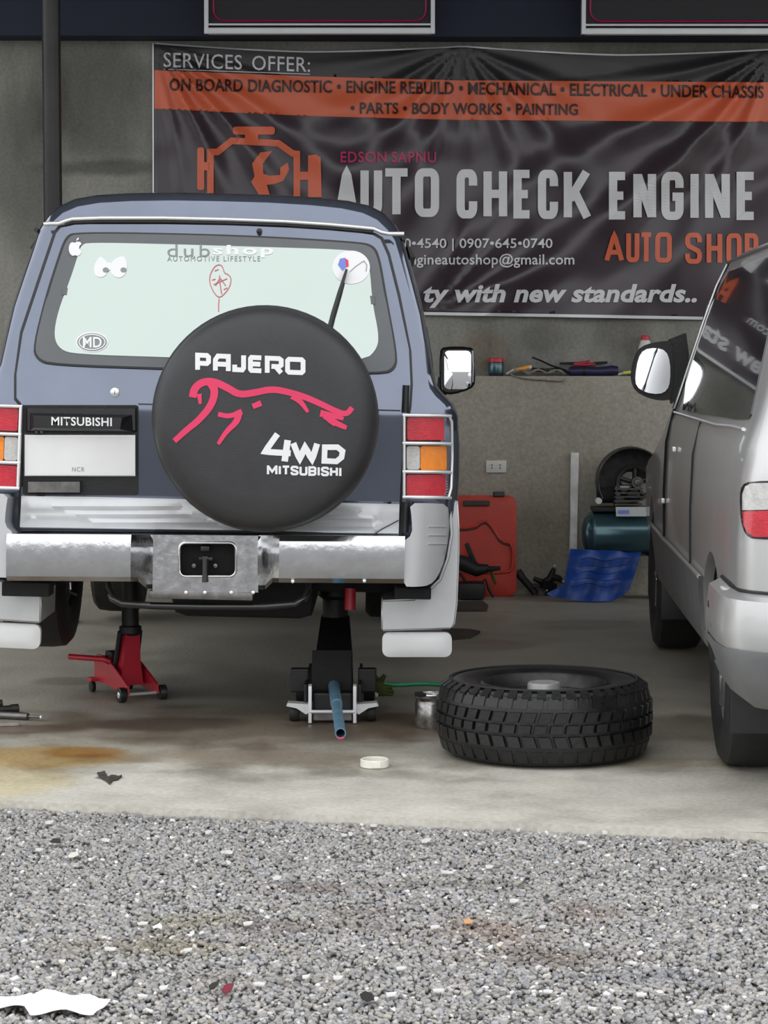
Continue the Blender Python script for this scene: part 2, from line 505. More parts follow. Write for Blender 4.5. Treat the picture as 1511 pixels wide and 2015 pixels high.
# concrete with its own blotches and drips -------------------------------------------------
def concrete(name, a, b, c, scale=1.2, streak=0.0, stains=(), rough=0.85, bump=0.25, rough_lo=None):
    m = bpy.data.materials.new(name); m.use_nodes = True
    nt = m.node_tree; N = nt.nodes; L = nt.links
    bs = N['Principled BSDF']
    bs.inputs['Roughness'].default_value = rough
    g = N.new('ShaderNodeNewGeometry')
    mp = N.new('ShaderNodeMapping')
    mp.inputs['Scale'].default_value = (1, 1, 1 - streak)
    L.new(g.outputs['Position'], mp.inputs['Vector'])
    n1 = N.new('ShaderNodeTexNoise'); n1.inputs['Scale'].default_value = scale; n1.inputs['Detail'].default_value = 8; n1.inputs['Roughness'].default_value = .65
    L.new(mp.outputs[0], n1.inputs['Vector'])
    r1 = N.new('ShaderNodeValToRGB')
    r1.color_ramp.elements[0].position = .33; r1.color_ramp.elements[0].color = a
    r1.color_ramp.elements[1].position = .70; r1.color_ramp.elements[1].color = c
    e = r1.color_ramp.elements.new(.5); e.color = b
    L.new(n1.outputs['Fac'], r1.inputs['Fac'])
    n2 = N.new('ShaderNodeTexNoise'); n2.inputs['Scale'].default_value = 55; n2.inputs['Detail'].default_value = 6
    L.new(g.outputs['Position'], n2.inputs['Vector'])
    mx = N.new('ShaderNodeMix'); mx.data_type = 'RGBA'; mx.blend_type = 'OVERLAY'; mx.inputs[0].default_value = .35
    L.new(r1.outputs['Color'], mx.inputs[6]); L.new(n2.outputs['Fac'], mx.inputs[7])
    cur = mx.outputs[2]
    nd = N.new('ShaderNodeTexNoise'); nd.inputs['Scale'].default_value = 3.2; nd.inputs['Detail'].default_value = 7
    L.new(g.outputs['Position'], nd.inputs['Vector'])
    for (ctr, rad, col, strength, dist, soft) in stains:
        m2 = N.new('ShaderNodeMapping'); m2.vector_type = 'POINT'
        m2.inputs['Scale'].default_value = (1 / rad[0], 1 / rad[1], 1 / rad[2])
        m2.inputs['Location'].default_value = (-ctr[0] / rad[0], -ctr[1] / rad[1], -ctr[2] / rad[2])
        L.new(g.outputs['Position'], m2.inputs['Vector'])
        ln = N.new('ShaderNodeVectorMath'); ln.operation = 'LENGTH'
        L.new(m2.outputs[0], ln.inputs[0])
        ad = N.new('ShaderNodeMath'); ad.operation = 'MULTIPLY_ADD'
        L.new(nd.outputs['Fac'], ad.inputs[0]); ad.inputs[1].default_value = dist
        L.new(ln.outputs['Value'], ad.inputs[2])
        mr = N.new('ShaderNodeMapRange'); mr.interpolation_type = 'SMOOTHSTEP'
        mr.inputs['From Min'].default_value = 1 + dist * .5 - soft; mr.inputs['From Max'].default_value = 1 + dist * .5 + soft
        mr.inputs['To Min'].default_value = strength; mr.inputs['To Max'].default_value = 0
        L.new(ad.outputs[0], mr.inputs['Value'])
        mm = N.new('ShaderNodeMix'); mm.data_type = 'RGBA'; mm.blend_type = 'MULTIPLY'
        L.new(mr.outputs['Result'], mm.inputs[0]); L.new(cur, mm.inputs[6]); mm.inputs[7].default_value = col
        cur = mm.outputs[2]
    L.new(cur, bs.inputs['Base Color'])
    if rough_lo is not None:
        rr = N.new('ShaderNodeMapRange'); rr.inputs['From Min'].default_value = .35; rr.inputs['From Max'].default_value = .65
        rr.inputs['To Min'].default_value = rough_lo; rr.inputs['To Max'].default_value = rough
        L.new(nd.outputs['Fac'], rr.inputs['Value']); L.new(rr.outputs['Result'], bs.inputs['Roughness'])
    bp = N.new('ShaderNodeBump'); bp.inputs['Strength'].default_value = bump; bp.inputs['Distance'].default_value = .01
    L.new(n2.outputs['Fac'], bp.inputs['Height']); L.new(bp.outputs['Normal'], bs.inputs['Normal'])
    MATS[name] = m
    return m

def gp(px, py): 
    p = ground(px, py); return (p.x, p.y, 0)
floor_tone_stains = [
    ((.3, 11.05, 0), (9, 3.65, 9), (.60, .58, .55, 1), .95, .25, .05),  # broad darker tone over the floor behind the pale front band
    (gp(60, 1490), (.34, .20, 9), (1.0, .72, .32, 1), .9, 1.0, .35),
    (gp(0, 1540), (.22, .26, 9), (1.0, .88, .60, 1), .8, 1.0, .4),
    (gp(170, 1480), (.14, .10, 9), (.80, .52, .22, 1), .8, 1.2, .3),
    (gp(40, 1435), (.22, .10, 9), (.55, .40, .36, 1), .7, 1.2, .3),
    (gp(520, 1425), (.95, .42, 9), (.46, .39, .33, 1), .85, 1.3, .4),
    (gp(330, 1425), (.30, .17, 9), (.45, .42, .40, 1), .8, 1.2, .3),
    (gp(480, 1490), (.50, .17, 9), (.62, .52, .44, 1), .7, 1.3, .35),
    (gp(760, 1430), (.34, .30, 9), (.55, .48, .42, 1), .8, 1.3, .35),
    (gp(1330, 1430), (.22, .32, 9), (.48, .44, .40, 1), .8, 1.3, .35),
    (gp(1350, 1500), (.35, .10, 9), (.70, .62, .52, 1), .7, 1.2, .35),
    (gp(140, 1340), (.16, .12, 9), (.55, .53, .50, 1), .7, 1.0, .3),
    (gp(960, 1270), (.22, .22, 9), (.6, .58, .56, 1), .6, 1.2, .35),
    (gp(1150, 1230), (.30, .20, 9), (.70, .68, .66, 1), .6, 1.2, .35),
    (gp(215, 1530), (.045, .03, 9), (.25, .22, .18, 1), .9, 1.0, .25),
    (gp(1130, 1330), (.35, .10, 9), (.66, .64, .60, 1), .6, 1.2, .3),
]
concrete('slab_concrete', (.42, .40, .345, 1), (.54, .52, .455, 1), (.62, .60, .53, 1), 1.6, 0, floor_tone_stains, .7, .2, .38)
wall_stains = [
    (tuple(at(180, 210, 13.2)), (.28, 9, .35), (.42, .44, .42, 1), .8, 1.3, .4),
    (tuple(at(200, 330, 13.2)), (.32, 9, .05), (.35, .37, .34, 1), .8, 1.5, .4),
    (tuple(at(40, 350, 13.2)), (.18, 9, .4), (.5, .52, .5, 1), .7, 1.2, .4),
    (tuple(at(1060, 670, 13.2)), (.16, 9, .10), (.55, .54, .52, 1), .7, 1.4, .4),
    (tuple(at(960, 690, 13.2)), (.14, 9, .12), (1.0, .86, .74, 1), .8, 1.3, .4),
    (tuple(at(1230, 650, 13.2)), (.14, 9, .12), (.6, .58, .56, 1), .7, 1.3, .4),
]
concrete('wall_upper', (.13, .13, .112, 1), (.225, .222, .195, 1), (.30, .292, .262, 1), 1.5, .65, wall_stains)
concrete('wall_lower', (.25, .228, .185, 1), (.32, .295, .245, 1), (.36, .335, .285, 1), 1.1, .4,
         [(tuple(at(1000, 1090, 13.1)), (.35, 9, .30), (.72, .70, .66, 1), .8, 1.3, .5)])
concrete('asphalt_base', (.10, .098, .095, 1), (.15, .148, .145, 1), (.20, .198, .195, 1), 6, 0, [], .75, .6)

# ------------------------------------------------------------------ structure
YW = 13.2
def struct(name, mb, m, smooth=None):
    o = mb.build(name, m, None, smooth)
    o['kind'] = 'structure'
    return o
A = ground(0, 1575); B = ground(1511, 1640)
sl = (B.y - A.y) / (B.x - A.x)
def slab_y(x): return A.y + sl * (x - A.x)
XL, XR = -12.0, 12.0
edge = []
rr = random.Random(3)
x = XL
while x <= XR + .001:
    edge.append((x, slab_y(x) + rr.uniform(-.012, .012))); x += .07
poly = edge + [(XR, YW + .4), (XL, YW + .4)]
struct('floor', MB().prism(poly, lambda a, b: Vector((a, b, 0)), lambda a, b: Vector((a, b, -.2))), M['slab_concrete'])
GZ = -0.022
gpoly = [(-90, -90), (90, -90), (90, 9.0), (-90, 9.0)]
struct('ground', MB().prism(gpoly, lambda a, b: Vector((a, b, GZ - .012)), lambda a, b: Vector((a, b, -.25))), M['asphalt_base'])
ZL = at(1000, 740, YW - .12).z
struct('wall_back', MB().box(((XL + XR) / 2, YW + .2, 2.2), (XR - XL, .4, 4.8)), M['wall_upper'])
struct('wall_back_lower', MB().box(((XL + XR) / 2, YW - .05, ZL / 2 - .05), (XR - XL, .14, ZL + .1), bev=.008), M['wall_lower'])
# corrugated canopy roof unseen above the frame, added and sized to shade the bay
mb = MB()
vs, fs = [], []
ncor = 168
for i in range(ncor + 1):
    xx = -3.8 + 9.2 * i / ncor
    zz = .02 * (1 if i % 2 else -1)
    vs += [(xx, 7.7, 4.40 + zz), (xx, YW + .4, 4.25 + zz)]
for i in range(ncor):
    fs.append((2 * i, 2 * i + 2, 2 * i + 3, 2 * i + 1))
mb.add(vs, fs)
struct('shade_canopy', mb, M['roof_sheet'])
# blue beam along the head of the wall
zb0, zb1 = at(0, 66, YW - .15).z, at(1511, 84, YW - .15).z
mb = MB()
mb.add([(XL, YW - .22, zb0 + .01), (XR, YW - .22, zb1 - .01), (XR, YW - .22, 4.2), (XL, YW - .22, 4.2),
        (XL, YW, zb0 + .01), (XR, YW, zb1 - .01), (XR, YW, 4.2), (XL, YW, 4.2)],
       [(0, 1, 2, 3), (7, 6, 5, 4), (0, 4, 5, 1), (1, 5, 6, 2), (2, 6, 7, 3), (3, 7, 4, 0)])
struct('trim_1', mb, M['beam_blue'])
# steel post carrying the roof
p = at(103, 300, 11.6)
mb = MB().tube([(p.x, 11.6, .012), (p.x, 11.6, 4.3)], .047, 20)
post = thing('steel_post', 'dark round steel post left of the blue car, rising to the roof', 'post', (p.x, 11.6, 0))
mb = MB().tube([(0, 0, .01), (0, 0, 4.33)], .047, 20); mb.build('shaft', M['post_paint'], post, 40)
mb = MB().box((0, 0, .006), (.2, .2, .012), bev=.003); mb.build('base_plate', M['post_paint'], post)

# ------------------------------------------------------------------ banner on the wall
YB = YW - .022
def wrinkle(px, py):
    w = 0.0
    def fan(cx, cy, k, ph, A, R, a0, a1):
        dx, dy = px - cx, py - cy
        r = math.hypot(dx, dy) + 1e-6
        th = math.atan2(dy, dx)
        t = (th - a0) / (a1 - a0)
        if t < 0 or t > 1: return 0
        m = math.sin(math.pi * t) ** .6
        s = .5 + .5 * math.sin(k * th + ph + .6 * math.sin(r / 90.0))
        return A * s ** 1.6 * m * math.exp(-r / R) * min(1, r / 130.0) ** 1.3
    w += fan(910, 88, 17, .4, .030, 330, .1, math.pi - .1)
    w += fan(303, 85, 23, 1.0, .040, 300, .25, 1.45)
    w += fan(1525, 98, 19, 2.0, .040, 480, 1.75, 3.0)
    w += fan(850, 612, 15, 0.5, .022, 330, -1.5, -.05)
    # long diagonal folds from upper right to lower left
    q = (px - 1511) * .66 + (py - 105) * .75
    w += .020 * (.5 + .5 * math.sin(q / 23.0 + .8 * math.sin(px / 130.0))) ** 2 * max(0, min(1, (py - 240) / 120.0)) * math.exp(-((q) / 190.0) ** 2)
    # swags under the orange band
    w += .010 * (.5 + .5 * math.sin((py + 60 * math.sin((px - 303) / 600 * math.pi) ** 2) / 19.0)) * math.exp(-((py - 290) / 85.0) ** 2) * (.5 + .5 * math.sin(px / 97.0))
    w += .004 * math.sin(px / 61.0 + 1) * math.sin(py / 47.0) + .004
    e = min(1, max(0, (py - 84) / 12.0)) * min(1, max(.0, (px - 297) / 10.0))
    return 1.9 * w * e
def bfn(off):
    def f(px, py, k=0):
        y = YB - wrinkle(px, py) - off - .0006 * k
        return at(px, py, y)
    return f
bl = thing('shop_banner', 'large dark printed vinyl banner listing garage services on the back wall', 'banner', tuple(at(915, 620, YB)))
bl_inv = Matrix.Translation(-Vector(bl.location))
def B_(off):
    f = bfn(off)
    return lambda u, v, k=0: bl_inv @ f(u, v, k)
def topy(x):
    a = abs(((x - 303) % 608) / 304 - 1)       # pinned at 303, 911, 1519
    return 86 + (x - 303) * .010 + 14 * (1 - a ** 1.5)
out = [(x, topy(x)) for x in range(303, 1531, 19)] + [(1530, 628)] + [(303, 598)]
patch('sheet', out, B_(0), M['banner_dark'], bl, step=6, back=lambda u, v: B_(-.0015)(u, v), smooth=80)
out = [(x, topy(x) + 1.5) for x in range(305, 1529, 17)] + [(1528, 162), (1200, 160), (900, 158), (600, 150), (305, 137)]
patch('header_strip', out, B_(.0030), M['banner_black'], bl, step=6, smooth=80)
out = [(304, 138), (600, 150), (900, 158), (1200, 160), (1529, 162), (1529, 240), (1200, 238), (900, 236), (600, 228), (304, 214)]
patch('orange_strip', out, B_(.0040), M['banner_orange'], bl, step=6, smooth=80)
# pale hems
mb = MB()
ribbon_geo(mb, [(845, 617), (1100, 621), (1530, 629)], 6, B_(.004), step=15)
ribbon_geo(mb, [(303, 604), (845, 617)], 6, B_(.004), step=15)
ribbon_geo(mb, [(x, topy(x) - 1) for x in range(305, 1529, 17)], 3, B_(.004))
ribbon_geo(mb, [(301, 84), (302, 600)], 3, B_(.004), step=15)
mb.build('hem', M['frame_white'], bl, fix=False)
ME = 6
lettering('heading_lettering', 'SERVICES', (322, 103, 476, 132), B_(.0095), M['banner_white'], bl, .004, 1.05, maxedge=ME, slope=.034)
lettering('heading_lettering', 'OFFER:', (496, 109, 610, 138), B_(.0095), M['banner_white'], bl, .004, 1.05, maxedge=ME, slope=.034)
ribbon_geo(MB(), [(322, 136), (610, 146)], 1.6, B_(.006), step=10).build('heading_underline', M['banner_white'], bl, fix=False)
lettering('services_lettering', 'ON BOARD DIAGNOSTIC \u2022 ENGINE REBUILD \u2022 MECHANICAL \u2022 ELECTRICAL \u2022 UNDER CHASSIS', (333, 154, 1503, 179), B_(.0095), M['banner_ink'], bl, .022, 1.03, maxedge=ME, slope=.0125)
lettering('services_lettering', '\u2022 PARTS \u2022 BODY WORKS \u2022 PAINTING', (690, 201, 1137, 224), B_(.0095), M['banner_ink'], bl, .022, 1.03, maxedge=ME, slope=.007)
for q_ in (('EDSON', 670, 760), ('SAPNU', 770, 858)): lettering('name_lettering', q_[0], (q_[1], 298, q_[2], 320), B_(.0075), M['banner_pink'], bl, .02, 1.1, maxedge=ME)
mb = MB()
word(mb, 'AUTOCHECKENGINE', [
    (660, 330, 704, 424), (709, 331, 752, 425), (754, 331, 806, 426), (816, 331, 864, 427),
    (898, 333, 939, 430), (951, 333, 998, 430), (1010, 334, 1049, 430), (1058, 334, 1098, 431), (1109, 334, 1162, 432),
    (1198, 338, 1237, 432), (1246, 338, 1291, 432), (1301, 338, 1345, 433), (1354, 338, 1379, 433), (1387, 338, 1436, 433), (1449, 338, 1490, 433)],
    16.5, B_(.0095), 6)
mb.build('shop_name_lettering', M['banner_white'], bl, fix=False)
mb = MB()
word(mb, 'AUTOSHOP', [(1189, 456, 1228, 515), (1232, 457, 1258, 516), (1259, 457, 1284, 517), (1289, 457, 1322, 517),
    (1348, 458, 1381, 519), (1390, 458, 1421, 519), (1429, 459, 1459, 520), (1465, 459, 1492, 520)], 9.5, B_(.0095), 6)
mb.build('shop_name_lettering', M['banner_orange'], bl, fix=False)
lettering('phone_lettering', '0\u20224540 | 0907\u2022645\u20220740', (795, 469, 1087, 494), B_(.0095), M['banner_white'], bl, .01, 1.0, maxedge=ME)
lettering('mail_lettering', 'engineautoshop@gmail.com', (792, 499, 1130, 527), B_(.0095), M['banner_white'], bl, .012, 1.02, maxedge=ME)
lettering('slogan_lettering', 'ty with new standards..', (833, 559, 1371, 606), B_(.0095), M['banner_white'], bl, .035, 1.02, shear=.22, maxedge=ME)
# engine outline with a spanner
mb = MB()
def bp_(poly): patch_geo(mb, poly, B_(.009), 6)
bp_(rrect(458, 249, 541, 265, 6)); bp_([(482, 263), (508, 263), (508, 280), (482, 280)])
ribbon_geo(mb, [(414, 384), (414, 299), (428, 299), (456, 277), (548, 282), (576, 302), (584, 303), (584, 388)], 13, B_(.0075), step=8)
bp_(rrect(388, 290, 402, 374, 5)); bp_([(400, 319), (410, 319), (410, 335), (400, 335)])
bp_([(606, 306), (622, 304), (631, 310), (633, 388), (606, 388)]); bp_([(588, 338), (608, 338), (608, 354), (588, 354)])
bp_([(512, 300), (536, 297), (517, 322), (518, 342), (531, 346), (551, 344), (551, 330), (566, 320), (569, 334), (557, 356), (541, 362), (525, 364), (531, 384), (510, 384), (494, 358), (501, 347), (496, 322)])
mb.build('engine_emblem', M['banner_orange'], bl, fix=False)

# ------------------------------------------------------------------ framed signboards hung before the beam
def signboard(name, label, x0, x1, ybot, Y):
    a, b = at(x0, ybot, Y), at(x1, ybot + (x1 - x0) * .002, Y)
    w = b.x - a.x
    t = thing(name, label, 'sign', tuple(a))
    hh = .62
    MB().box((w / 2, .02, hh / 2), (w - .02, .02, hh - .02)).build('panel', M['sign_black'], t)
    MB().box((w / 2, 0, .018), (w, .05, .036), bev=.006).build('frame_rail', M['frame_white'], t)
    MB().box((w / 2, -.02, .052), (w - .03, .012, .012), bev=.003).build('frame_rail', M['frame_white'], t)
    MB().box((w / 2, 0, hh - .018), (w, .05, .036), bev=.006).build('frame_rail', M['frame_white'], t)
    for xx in (.013, w - .013):
        MB().box((xx, -.003, hh / 2), (.024, .05, hh), bev=.005).build('frame_post', M['frame_white'], t)
    pts = rrect(.05, .075, w - .05, hh - .06, .06)
    mb = MB()
    mb.tube([(p[0], .006, p[1]) for p in pts], .007, 6, closed=True)
    mb.build('pink_border', M['sign_pink'], t, 60)
    for xx in (.2, w - .2):
        MB().tube([(xx, .01, hh), (xx, .03, hh + .25)], .008, 8).build('hanger', M['steel_dark'], t)
signboard('signboard', 'black signboard with white frame and pink border above the blue car', 402, 856, 68, 12.75)
signboard('signboard', 'black signboard with white frame and pink border above the grey van', 1143, 1620, 69, 12.75)
# ================================================================== blue off-road car, rear view
suv = thing('car', 'dark blue and silver off-road car jacked up at the rear, spare wheel on its tailgate', 'car',
            (-0.637, 8.2, 0), (0, math.radians(1.3), 0))
SM = suv.matrix_world.copy(); SI = SM.inverted()
SO = SI @ CAMP
def S(px, py, y):
    """pixel -> point of the car's own frame on the surface y (number or y(x, z))"""
    d = (SI.to_3x3() @ ray(px, py))
    yy = y if not callable(y) else y(0, 1.2)
    for _ in range(6):
        p = SO + d * ((yy - SO.y) / d.y)
        if not callable(y): break
        yy = y(p.x, p.z)
    return p
def ry(z): return .065 * (1.18 - z) if z < 1.18 else .19 * (z - 1.18)
def SP(off): return lambda u, v, k=0: S(u, v, lambda x, z: ry(z) + off - .0005 * k)
def SY(yv): return lambda u, v, k=0: S(u, v, yv - .0005 * k)
HALF = [(0, 1.955), (.18, 1.954), (.34, 1.948), (.46, 1.938), (.54, 1.922), (.595, 1.895), (.635, 1.855), (.662, 1.815),
        (.685, 1.74), (.715, 1.64), (.748, 1.53), (.77, 1.42), (.788, 1.32), (.803, 1.265), (.83, 1.235), (.862, 1.205), (.882, 1.16),
        (.89, 1.06), (.89, .94), (.885, .82), (.87, .70), (.84, .64), (.4, .63), (0, .63)]
def side_x(z):
    for (x0, z0), (x1, z1) in zip(HALF, HALF[1:]):
        if z1 <= z <= z0 and z0 > z1: return x0 + (x1 - x0) * (z0 - z) / (z0 - z1)
    return .89
def suv_ring(y, sc, ztop=None, rear=False, wide=1.0):
    pts = []
    for x, z in HALF:
        X, Z = x * wide, z
        if sc != 1:
            X *= sc; Z = 1.15 + (z - 1.15) * (sc if z > 1.15 else 1)
        if ztop is not None and z > 1.15:
            t = (z - 1.15) / (1.955 - 1.15)
            Z = 1.15 + (ztop - 1.15) * t if ztop > 1.15 else 1.15 + (ztop - 1.15) * t
            X = x + (.80 - x) * 0
        pts.append((X, y + (ry(Z) if rear else 0), Z))
    return pts
secs = [suv_ring(0, .945, rear=True), suv_ring(.015, .972, rear=True), suv_ring(.05, .992, rear=True), suv_ring(.11, 1, rear=True)]
for y in (.45, .9, 1.5, 2.2, 2.75): secs.append(suv_ring(y, 1))
secs += [suv_ring(2.95, 1, 1.88), suv_ring(3.3, 1, 1.42), suv_ring(3.48, 1, 1.24), suv_ring(3.9, 1, 1.20, wide=.99), suv_ring(4.25, 1, 1.13, wide=.96), suv_ring(4.36, 1, 1.02, wide=.92)]
n = len(HALF)
vs, fs = [], []
for s in secs:
    vs += s + [(-x, y, z) for x, y, z in s]
for i in range(len(secs) - 1):
    a, b = i * 2 * n, (i + 1) * 2 * n
    for k in range(n - 1):
        fs.append((a + k, a + k + 1, b + k + 1, b + k))
        fs.append((b + n + k, b + n + k + 1, a + n + k + 1, a + n + k))
for e, rev in ((0, True), ((len(secs) - 1) * 2 * n, False)):
    for k in range(n - 1):
        q = (e + k, e + k + 1, e + n + k + 1, e + n + k)
        fs.append(q if rev else q[::-1])
def cut(o, cutters):
    """carve the wheel arches"""
    cs = []
    for mbc in cutters:
        c = mbc.build('arch_cutter', None)
        md = o.modifiers.new('arch', 'BOOLEAN'); md.operation = 'DIFFERENCE'; md.object = c; md.solver = 'EXACT'
        cs.append(c)
    bpy.context.view_layer.update()
    dg = bpy.context.evaluated_depsgraph_get()
    me = bpy.data.meshes.new_from_object(o.evaluated_get(dg))
    o.modifiers.clear()
    old = o.data
    o.data = me
    for c in cs: bpy.data.objects.remove(c)
    me.polygons.foreach_set('use_smooth', [True] * len(me.polygons))
    me.set_sharp_from_angle(angle=math.radians(38))
body = MB().add(vs, fs).build('body', M['navy_paint'], None, 38)
ARCH = [(y, z) for y, z in ((.9, .60), (3.62, .45))]
cutters = []
for y, z in ARCH:
    for s in (-1, 1):
        cutters.append(MB().lathe([(.47, s * .52), (.47, s * 1.2)], (0, y, z), 'x', 36))
cut(body, cutters)
body.parent = suv

# roof rain gutter
gut = [(86, 441), (100, 440), (116, 440), (128, 435), (142, 431), (200, 429), (320, 429), (450, 432), (560, 436), (650, 442), (715, 448), (735, 450), (750, 457), (765, 460), (795, 460)]
MB().tube([SP(-.035)(u, v) for u, v in gut], .0075, 8).build('rain_gutter', M['bright_trim'], suv, 60)
MB().tube([SP(-.025)(u, v + 7) for u, v in gut[3:-3]], .008, 8).build('gutter_gap', M['black_plastic'], suv, 60)
for s in (-1, 1):
    pts = [(s * .668, .16 + .12 * 0 + t, 1.80 + .0 * t) for t in (0, .8, 1.6, 2.4, 2.8)]
    MB().tube(pts, .008, 6).build('rain_gutter', M['black_plastic'], suv, 60)

# tailgate with its black gap
gate = [(118, 447), (150, 440), (320, 440), (450, 442), (600, 448), (700, 456), (735, 461), (750, 470), (764, 502), (784, 582), (806, 688), (809, 754), (806, 800),
        (795, 850), (788, 985), (786, 1053), (500, 1046), (38, 1040), (40, 972), (41, 796), (31, 784), (31, 737), (43, 655), (83, 535), (109, 458)]
def grow(poly, d):
    cx = sum(p[0] for p in poly) / len(poly); cy = sum(p[1] for p in poly) / len(poly)
    return [(x + d * (1 if x > cx else -1), y + d * (1 if y > cy else -1) * .8) for x, y in poly]
patch('gate_gap', grow(gate, 3.5), SP(-.012), M['black_plastic'], suv, 30, SP(.02))
tg = patch('tailgate', grow(gate, -1.5), SP(-.024), M['navy_paint'], suv, 22, SP(-.010))
MB().add([], [])
# pressed crease across the gate
mb = MB(); ribbon_geo(mb, [(272, 795), (420, 799), (560, 803), (745, 807), (788, 808)], 2.6, SP(-.0262), step=20); mb.build('crease', M['black_plastic'], tg, fix=False)
# silver lower band with three pressed ribs
def band_y(u, v):
    z = S(u, v, -.03).z
    return z
zt, zb = S(410, 984, -.03).z, S(410, 1046, -.03).z
def band(u, v, k=0):
    def yf(x, z):
        t = (zt - (z + .0 * x)) / (zt - zb)
        r = 0
        for c in (.26, .50, .74):
            d = abs(t - c) / .09
            if d < 1: r += .010 * (1 - d * d)
        if x < -.66 or x > .60: r *= .2
        return -.034 - r
    return S(u, v, yf)
patch('lower_band', [(42, 976), (200, 978), (450, 984), (786, 992), (784, 1050), (500, 1044), (39, 1037)], band, M['silver_paint'], tg, 8, SP(-.022))
mb = MB(); ribbon_geo(mb, [(735, 1052), (752, 1041), (784, 1024)], 2.2, SY(-.046), step=20); mb.build('band_joint', M['black_plastic'], tg, fix=False)
# rear window: rubber seal, dark border, reflective film glass
wo = smoothpoly([(150, 456), (330, 458), (520, 464), (700, 475), (735, 481), (748, 505), (761, 582), (783, 700), (779, 726), (755, 737), (560, 734), (331, 727), (100, 719), (70, 708), (64, 682), (89, 582), (112, 510), (128, 464)], it=2)
patch('window_seal', wo, SP(-.034), M['black_plastic'], tg, 16, SP(-.020))
win = patch('window_border', grow(wo, -4), SP(-.037), M['seal_grey'], tg, 16, SP(-.030))
wi = smoothpoly([(175, 477), (320, 480), (520, 486), (680, 491), (716, 498), (727, 520), (733, 598), (745, 655), (743, 685), (718, 710), (560, 710), (331, 703), (150, 697), (118, 688), (105, 662), (114, 612), (138, 550), (154, 500), (160, 482)], it=2)
glass = patch('rear_glass', wi, SP(-.0395), M['film_glass'], tg, 16, SP(-.035))
for q in ([(125, 566), (133, 566), (131, 580), (122, 580)], [(728, 582), (736, 582), (738, 598), (730, 598)]):
    patch('glass_clip', q, SP(-.043), M['seal_grey'], tg, 10, SP(-.038))
# window stickers
def stk(name, polys, m, off=-.0425, step=6):
    mb = MB()
    for i, p in enumerate(polys):
        patch_geo(mb, p, SP(off - .0003 * i), step, SP(off + .0015))
    return mb.build(name, M[m], tg)
apple = smoothpoly([(147, 478), (152, 475), (158, 476), (161, 480), (156, 484), (156, 490), (161, 495), (157, 502), (152, 504), (148, 502), (143, 504), (138, 500), (135, 492), (136, 482), (141, 476)], it=1)
stk('fruit_sticker', [apple, [(150, 474), (151, 470), (155, 467), (155, 471)]], 'print_white')
stk('eyes_sticker', [smoothpoly([(186, 519), (196, 504), (203, 508), (212, 517), (213, 535), (204, 546), (190, 545), (184, 533)]), smoothpoly([(217, 517), (232, 506), (243, 503), (250, 515), (250, 532), (243, 545), (228, 547), (217, 536)]), ell(214, 524, 6, 8, 12)], 'print_white')
for q in (208, 243): stk('eyes_pupil', [ell(q, 531, 6, 5, 12)], 'print_grey', -.0445)
lettering('window_lettering', 'dub', (329, 481, 413, 505), SP(-.0425), M['print_grey'], tg, .0, 1.25)
lettering('window_lettering', 'shop', (419, 482, 538, 507), SP(-.0425), M['print_white'], tg, .03, 1.2)
lettering('window_lettering', 'AUTOMOTIVE LIFESTYLE', (329, 504, 512, 514), SP(-.0425), M['print_grey'], tg, .0, 1.25)
mb = MB()
bal = smoothpoly([(431, 520), (422, 524), (413, 540), (412, 556), (420, 575), (431, 587), (444, 576), (453, 562), (455, 547), (449, 540), (441, 537), (438, 524)], it=2)
ribbon_geo(mb, bal, 2.0, SP(-.0425), True)
ribbon_geo(mb, [(431, 587), (430, 600), (430, 613)], 2.0, SP(-.0425))
ribbon_geo(mb, [(432, 542), (433, 560), (436, 578)], 2.4, SP(-.0425))
for a, b in (((420, 560), (447, 548)), ((424, 562), (433, 546)), ((434, 548), (444, 562)), ((417, 551), (424, 549)), ((422, 533), (430, 530)), ((440, 570), (447, 566))):
    ribbon_geo(mb, [a, b], 2.0, SP(-.0428))
mb.build('balloon_sticker', M['print_rose'], tg, fix=False)
stk('oval_sticker', [ell(181, 673, 32, 20)], 'print_white', -.0422)
stk('oval_sticker_ring', [ell(181, 673, 29, 17.5)], 'print_grey', -.0435)
mb = MB(); ribbon_geo(mb, ell(181, 673, 25.5, 14.8, 30), 2.0, SP(-.0458), True); mb.build('oval_sticker_line', M['print_white'], tg, fix=False)
lettering('oval_lettering', 'MD', (163, 663, 200, 684), SP(-.0465), M['print_white'], tg, .02, 1.0)
stk('round_sticker', [ell(691, 526, 37, 33, 32)], 'print_white')
stk('round_sticker_patch', [[(665, 521), (669, 509), (679, 507), (681, 526), (674, 533)]], 'sticker_blue', -.0445)
stk('round_sticker_patch', [[(679, 508), (685, 512), (686, 524), (681, 526)]], 'print_pink', -.0445)
mb = MB(); ribbon_geo(mb, [(688, 535), (700, 524), (716, 513)], 1.4, SP(-.0445)); ribbon_geo(mb, [(716, 513), (722, 522), (720, 534)], 1.4, SP(-.0445)); mb.build('round_sticker_line', M['print_grey'], tg, fix=False)
# wiper and washer jet
wp = MB(); wp.tube([SP(-.08)(648, 645), SP(-.075)(655, 618), SP(-.07)(668, 575), SP(-.06)(682, 530)], [.008, .008, .0075, .0045], 8)
wi_ = wp.build('wiper_arm', M['black_plastic'], suv, 50)
MB().tube([SP(-.05)(655, 618), SP(-.05)(681, 531)], .004, 6).build('wiper_blade', M['rubber'], wi_)
MB().lathe([(.0, -.05), (.009, -.045), (.010, -.03), (.012, -.02)], tuple(SP(0)(511, 456) * 1), 'y', 12).build('washer_jet', M['black_plastic'], tg, 50)
